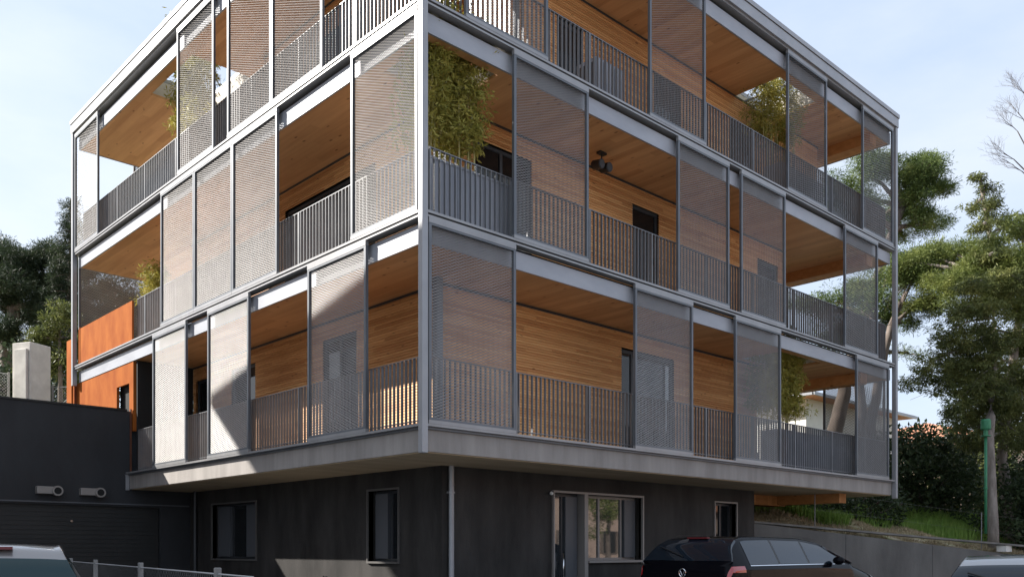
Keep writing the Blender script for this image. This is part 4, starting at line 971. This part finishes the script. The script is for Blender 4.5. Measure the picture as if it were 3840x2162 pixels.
bush('hedge', 'dark hedge behind the pale pillar at the left edge', at(40, 930, 34), (3.4, 2.2, 3.2), 'leaf_dark', 320, 44, 36, .2, z=3.6, clump=.45)
bush('hedge', 'dark trees behind the open left end of the middle balcony', at(330, 700, 44), (5.5, 2.6, 4.6), 'leaf_dark', 300, 42, 37, .26, z=3.6+1.5, clump=.6)

# bamboo growing through the slab openings
def bamboo(label, x, y, z, n, h, spread, seed, leaves=38, group='bamboo plants in the slab openings', dens=1.0, lo=.35):
    rnd = random.Random(seed); rg = np.random.default_rng(seed); root = thing('bamboo_plant', label, 'bamboo', (x, y, z), 0, group)
    mb = MB(); cl = []
    for i in range(n):
        bx, by = rnd.uniform(-1, 1)*spread[0], rnd.uniform(-1, 1)*spread[1]; hh = h*rnd.uniform(.72, 1.0); lx, ly = rnd.uniform(-.28, .28), rnd.uniform(-.2, .2)
        pts = [(bx+lx*(t*t), by+ly*(t*t), hh*t) for t in (0, .25, .5, .75, 1)]
        mb.tube(pts, [.013, .012, .010, .007, .003], 6)
        m_ = int(26*dens)
        for k in range(m_):
            t = lo+(1-lo)*rnd.random(); r_ = .42*(1-.4*t)
            a = rnd.uniform(0, 6.28); e = (bx+lx*t*t+math.cos(a)*r_*rnd.random(), by+ly*t*t+math.sin(a)*r_*rnd.random(), hh*t+rnd.uniform(-.08, .1)); e = (max(e[0], .27-x), max(e[1], .27-y), e[2])
            mb.tube([(bx+lx*t*t, by+ly*t*t, hh*t-.05), e], [.003, .0015], 3, cap=False); cl.append(e)
    mb.build('culms', M['culm'], root)
    cl = np.array(cl); v, f = leaf_cloud(cl, rg.uniform(.07, .2, len(cl)), leaves, .095, .24, .25, rg, .8)
    npmesh('foliage', v, f, M['leaf_bamboo'], root); return root
bamboo('dense yellow green bamboo rising from the planter at the building corner through the slab above', .85, .62, FL[1]+.7, 26, 3.0, (.66, .26), 51, leaves=27, dens=1.1, lo=.25)
bamboo('bamboo under the opening in the roof on the top balcony towards the right end', 10.9, 1.0, FL[2]+.6, 15, 3.2, (.62, .3), 52, leaves=26, lo=.45, dens=.8)
bamboo('bamboo under the left roof opening, its tips rising above the roof edge', .85, 9.3, FL[2]+.5, 13, 3.9, (.25, .7), 53, lo=.35)
bamboo('bamboo on the lowest balcony below the opening near the right end', 10.9, .85, FL[0]+.6, 14, 2.9, (.7, .2), 54, lo=.35)
bamboo('small dark bamboo on the middle balcony near the left end', .9, 11.4, FL[1]+.1, 5, 2.2, (.2, .3), 55, lo=.5)

# ------------------------------------------------------------------ grass on the bank
rg = np.random.default_rng(99); n = 120000
t = rg.random(n)*24+.2; s = 1.2+rg.random(n)**1.2*10
keep = s > 1.9+.5*np.sin(t*1.3)+.3*np.sin(t*3.1)+.5*rg.random(n)
t, s = t[keep], s[keep]; P = W0[None]+WD[None]*t[:, None]+WN[None]*s[:, None]
Zg = np.array([hill_z(a, b_) for a, b_ in P]); n = len(P)
hgt = .12+.26*rg.random(n)*(1+.6*np.sin(P[:, 0]*1.7)*np.cos(P[:, 1]*1.3)); ang = rg.random(n)*6.28; ln_ = rg.normal(size=(n, 2))*.07
V = np.zeros((n, 3, 3)); wv = .012+.012*rg.random(n)
V[:, 0] = np.stack([P[:, 0]-np.cos(ang)*wv, P[:, 1]-np.sin(ang)*wv, Zg], 1); V[:, 1] = np.stack([P[:, 0]+np.cos(ang)*wv, P[:, 1]+np.sin(ang)*wv, Zg], 1)
V[:, 2] = np.stack([P[:, 0]+ln_[:, 0], P[:, 1]+ln_[:, 1], Zg+hgt], 1)
o = npmesh('grass', V.reshape(-1, 3), np.arange(n*3).reshape(-1, 3), M['grass']); tag(o, 'green grass and weeds growing on the bank above the concrete wall', 'grass', kind='stuff')

rg = np.random.default_rng(41); n = 60000
t = rg.random(n)*15+.1; s = .25+rg.random(n)*3.2; cl_ = np.sin(t*5.1+s*3)*np.cos(s*6.3-t*2)+rg.random(n)*.9; t, s = t[cl_ > .35], s[cl_ > .35]
P = W0[None]+WD[None]*t[:, None]+WN[None]*s[:, None]; Zg = np.array([hill_z(a, b_) for a, b_ in P]); n = len(P)
hgt = .03+.10*rg.random(n); ang = rg.random(n)*6.28; ln_ = rg.normal(size=(n, 2))*.06; wv = .006+.008*rg.random(n)
V = np.zeros((n, 3, 3))
V[:, 0] = np.stack([P[:, 0]-np.cos(ang)*wv, P[:, 1]-np.sin(ang)*wv, Zg], 1); V[:, 1] = np.stack([P[:, 0]+np.cos(ang)*wv, P[:, 1]+np.sin(ang)*wv, Zg], 1)
V[:, 2] = np.stack([P[:, 0]+ln_[:, 0], P[:, 1]+ln_[:, 1], Zg+hgt], 1)
M['straw'] = mat('dry_straw', (.26, .21, .13), .9, 0, 3, (.48, .40, .26))
o = npmesh('dry_grass', V.reshape(-1, 3), np.arange(n*3).reshape(-1, 3), M['straw']); tag(o, 'dry straw coloured grass on the bare strip just above the concrete wall', 'grass', kind='stuff')
# garden tree across the street, seen only as a reflection
p0 = (30.0, -19.0, 0.0)
tree('garden_tree', 'round green garden tree across the street, seen in the entrance window reflection', 'tree', p0, [p0, (30, -19, 2.2), (30.2, -19, 4)], .18, .08,
     [((30, -19, 4.2), (1.8, 1.8, 1.6), 1.), ((29.2, -18.4, 3.4), (1.2, 1.2, 1.), .6)], 'leaf_bright', 'bark', n_clump=60, n_leaf=36, clump_r=.4, size=.16, aspect=.4, seed=61)
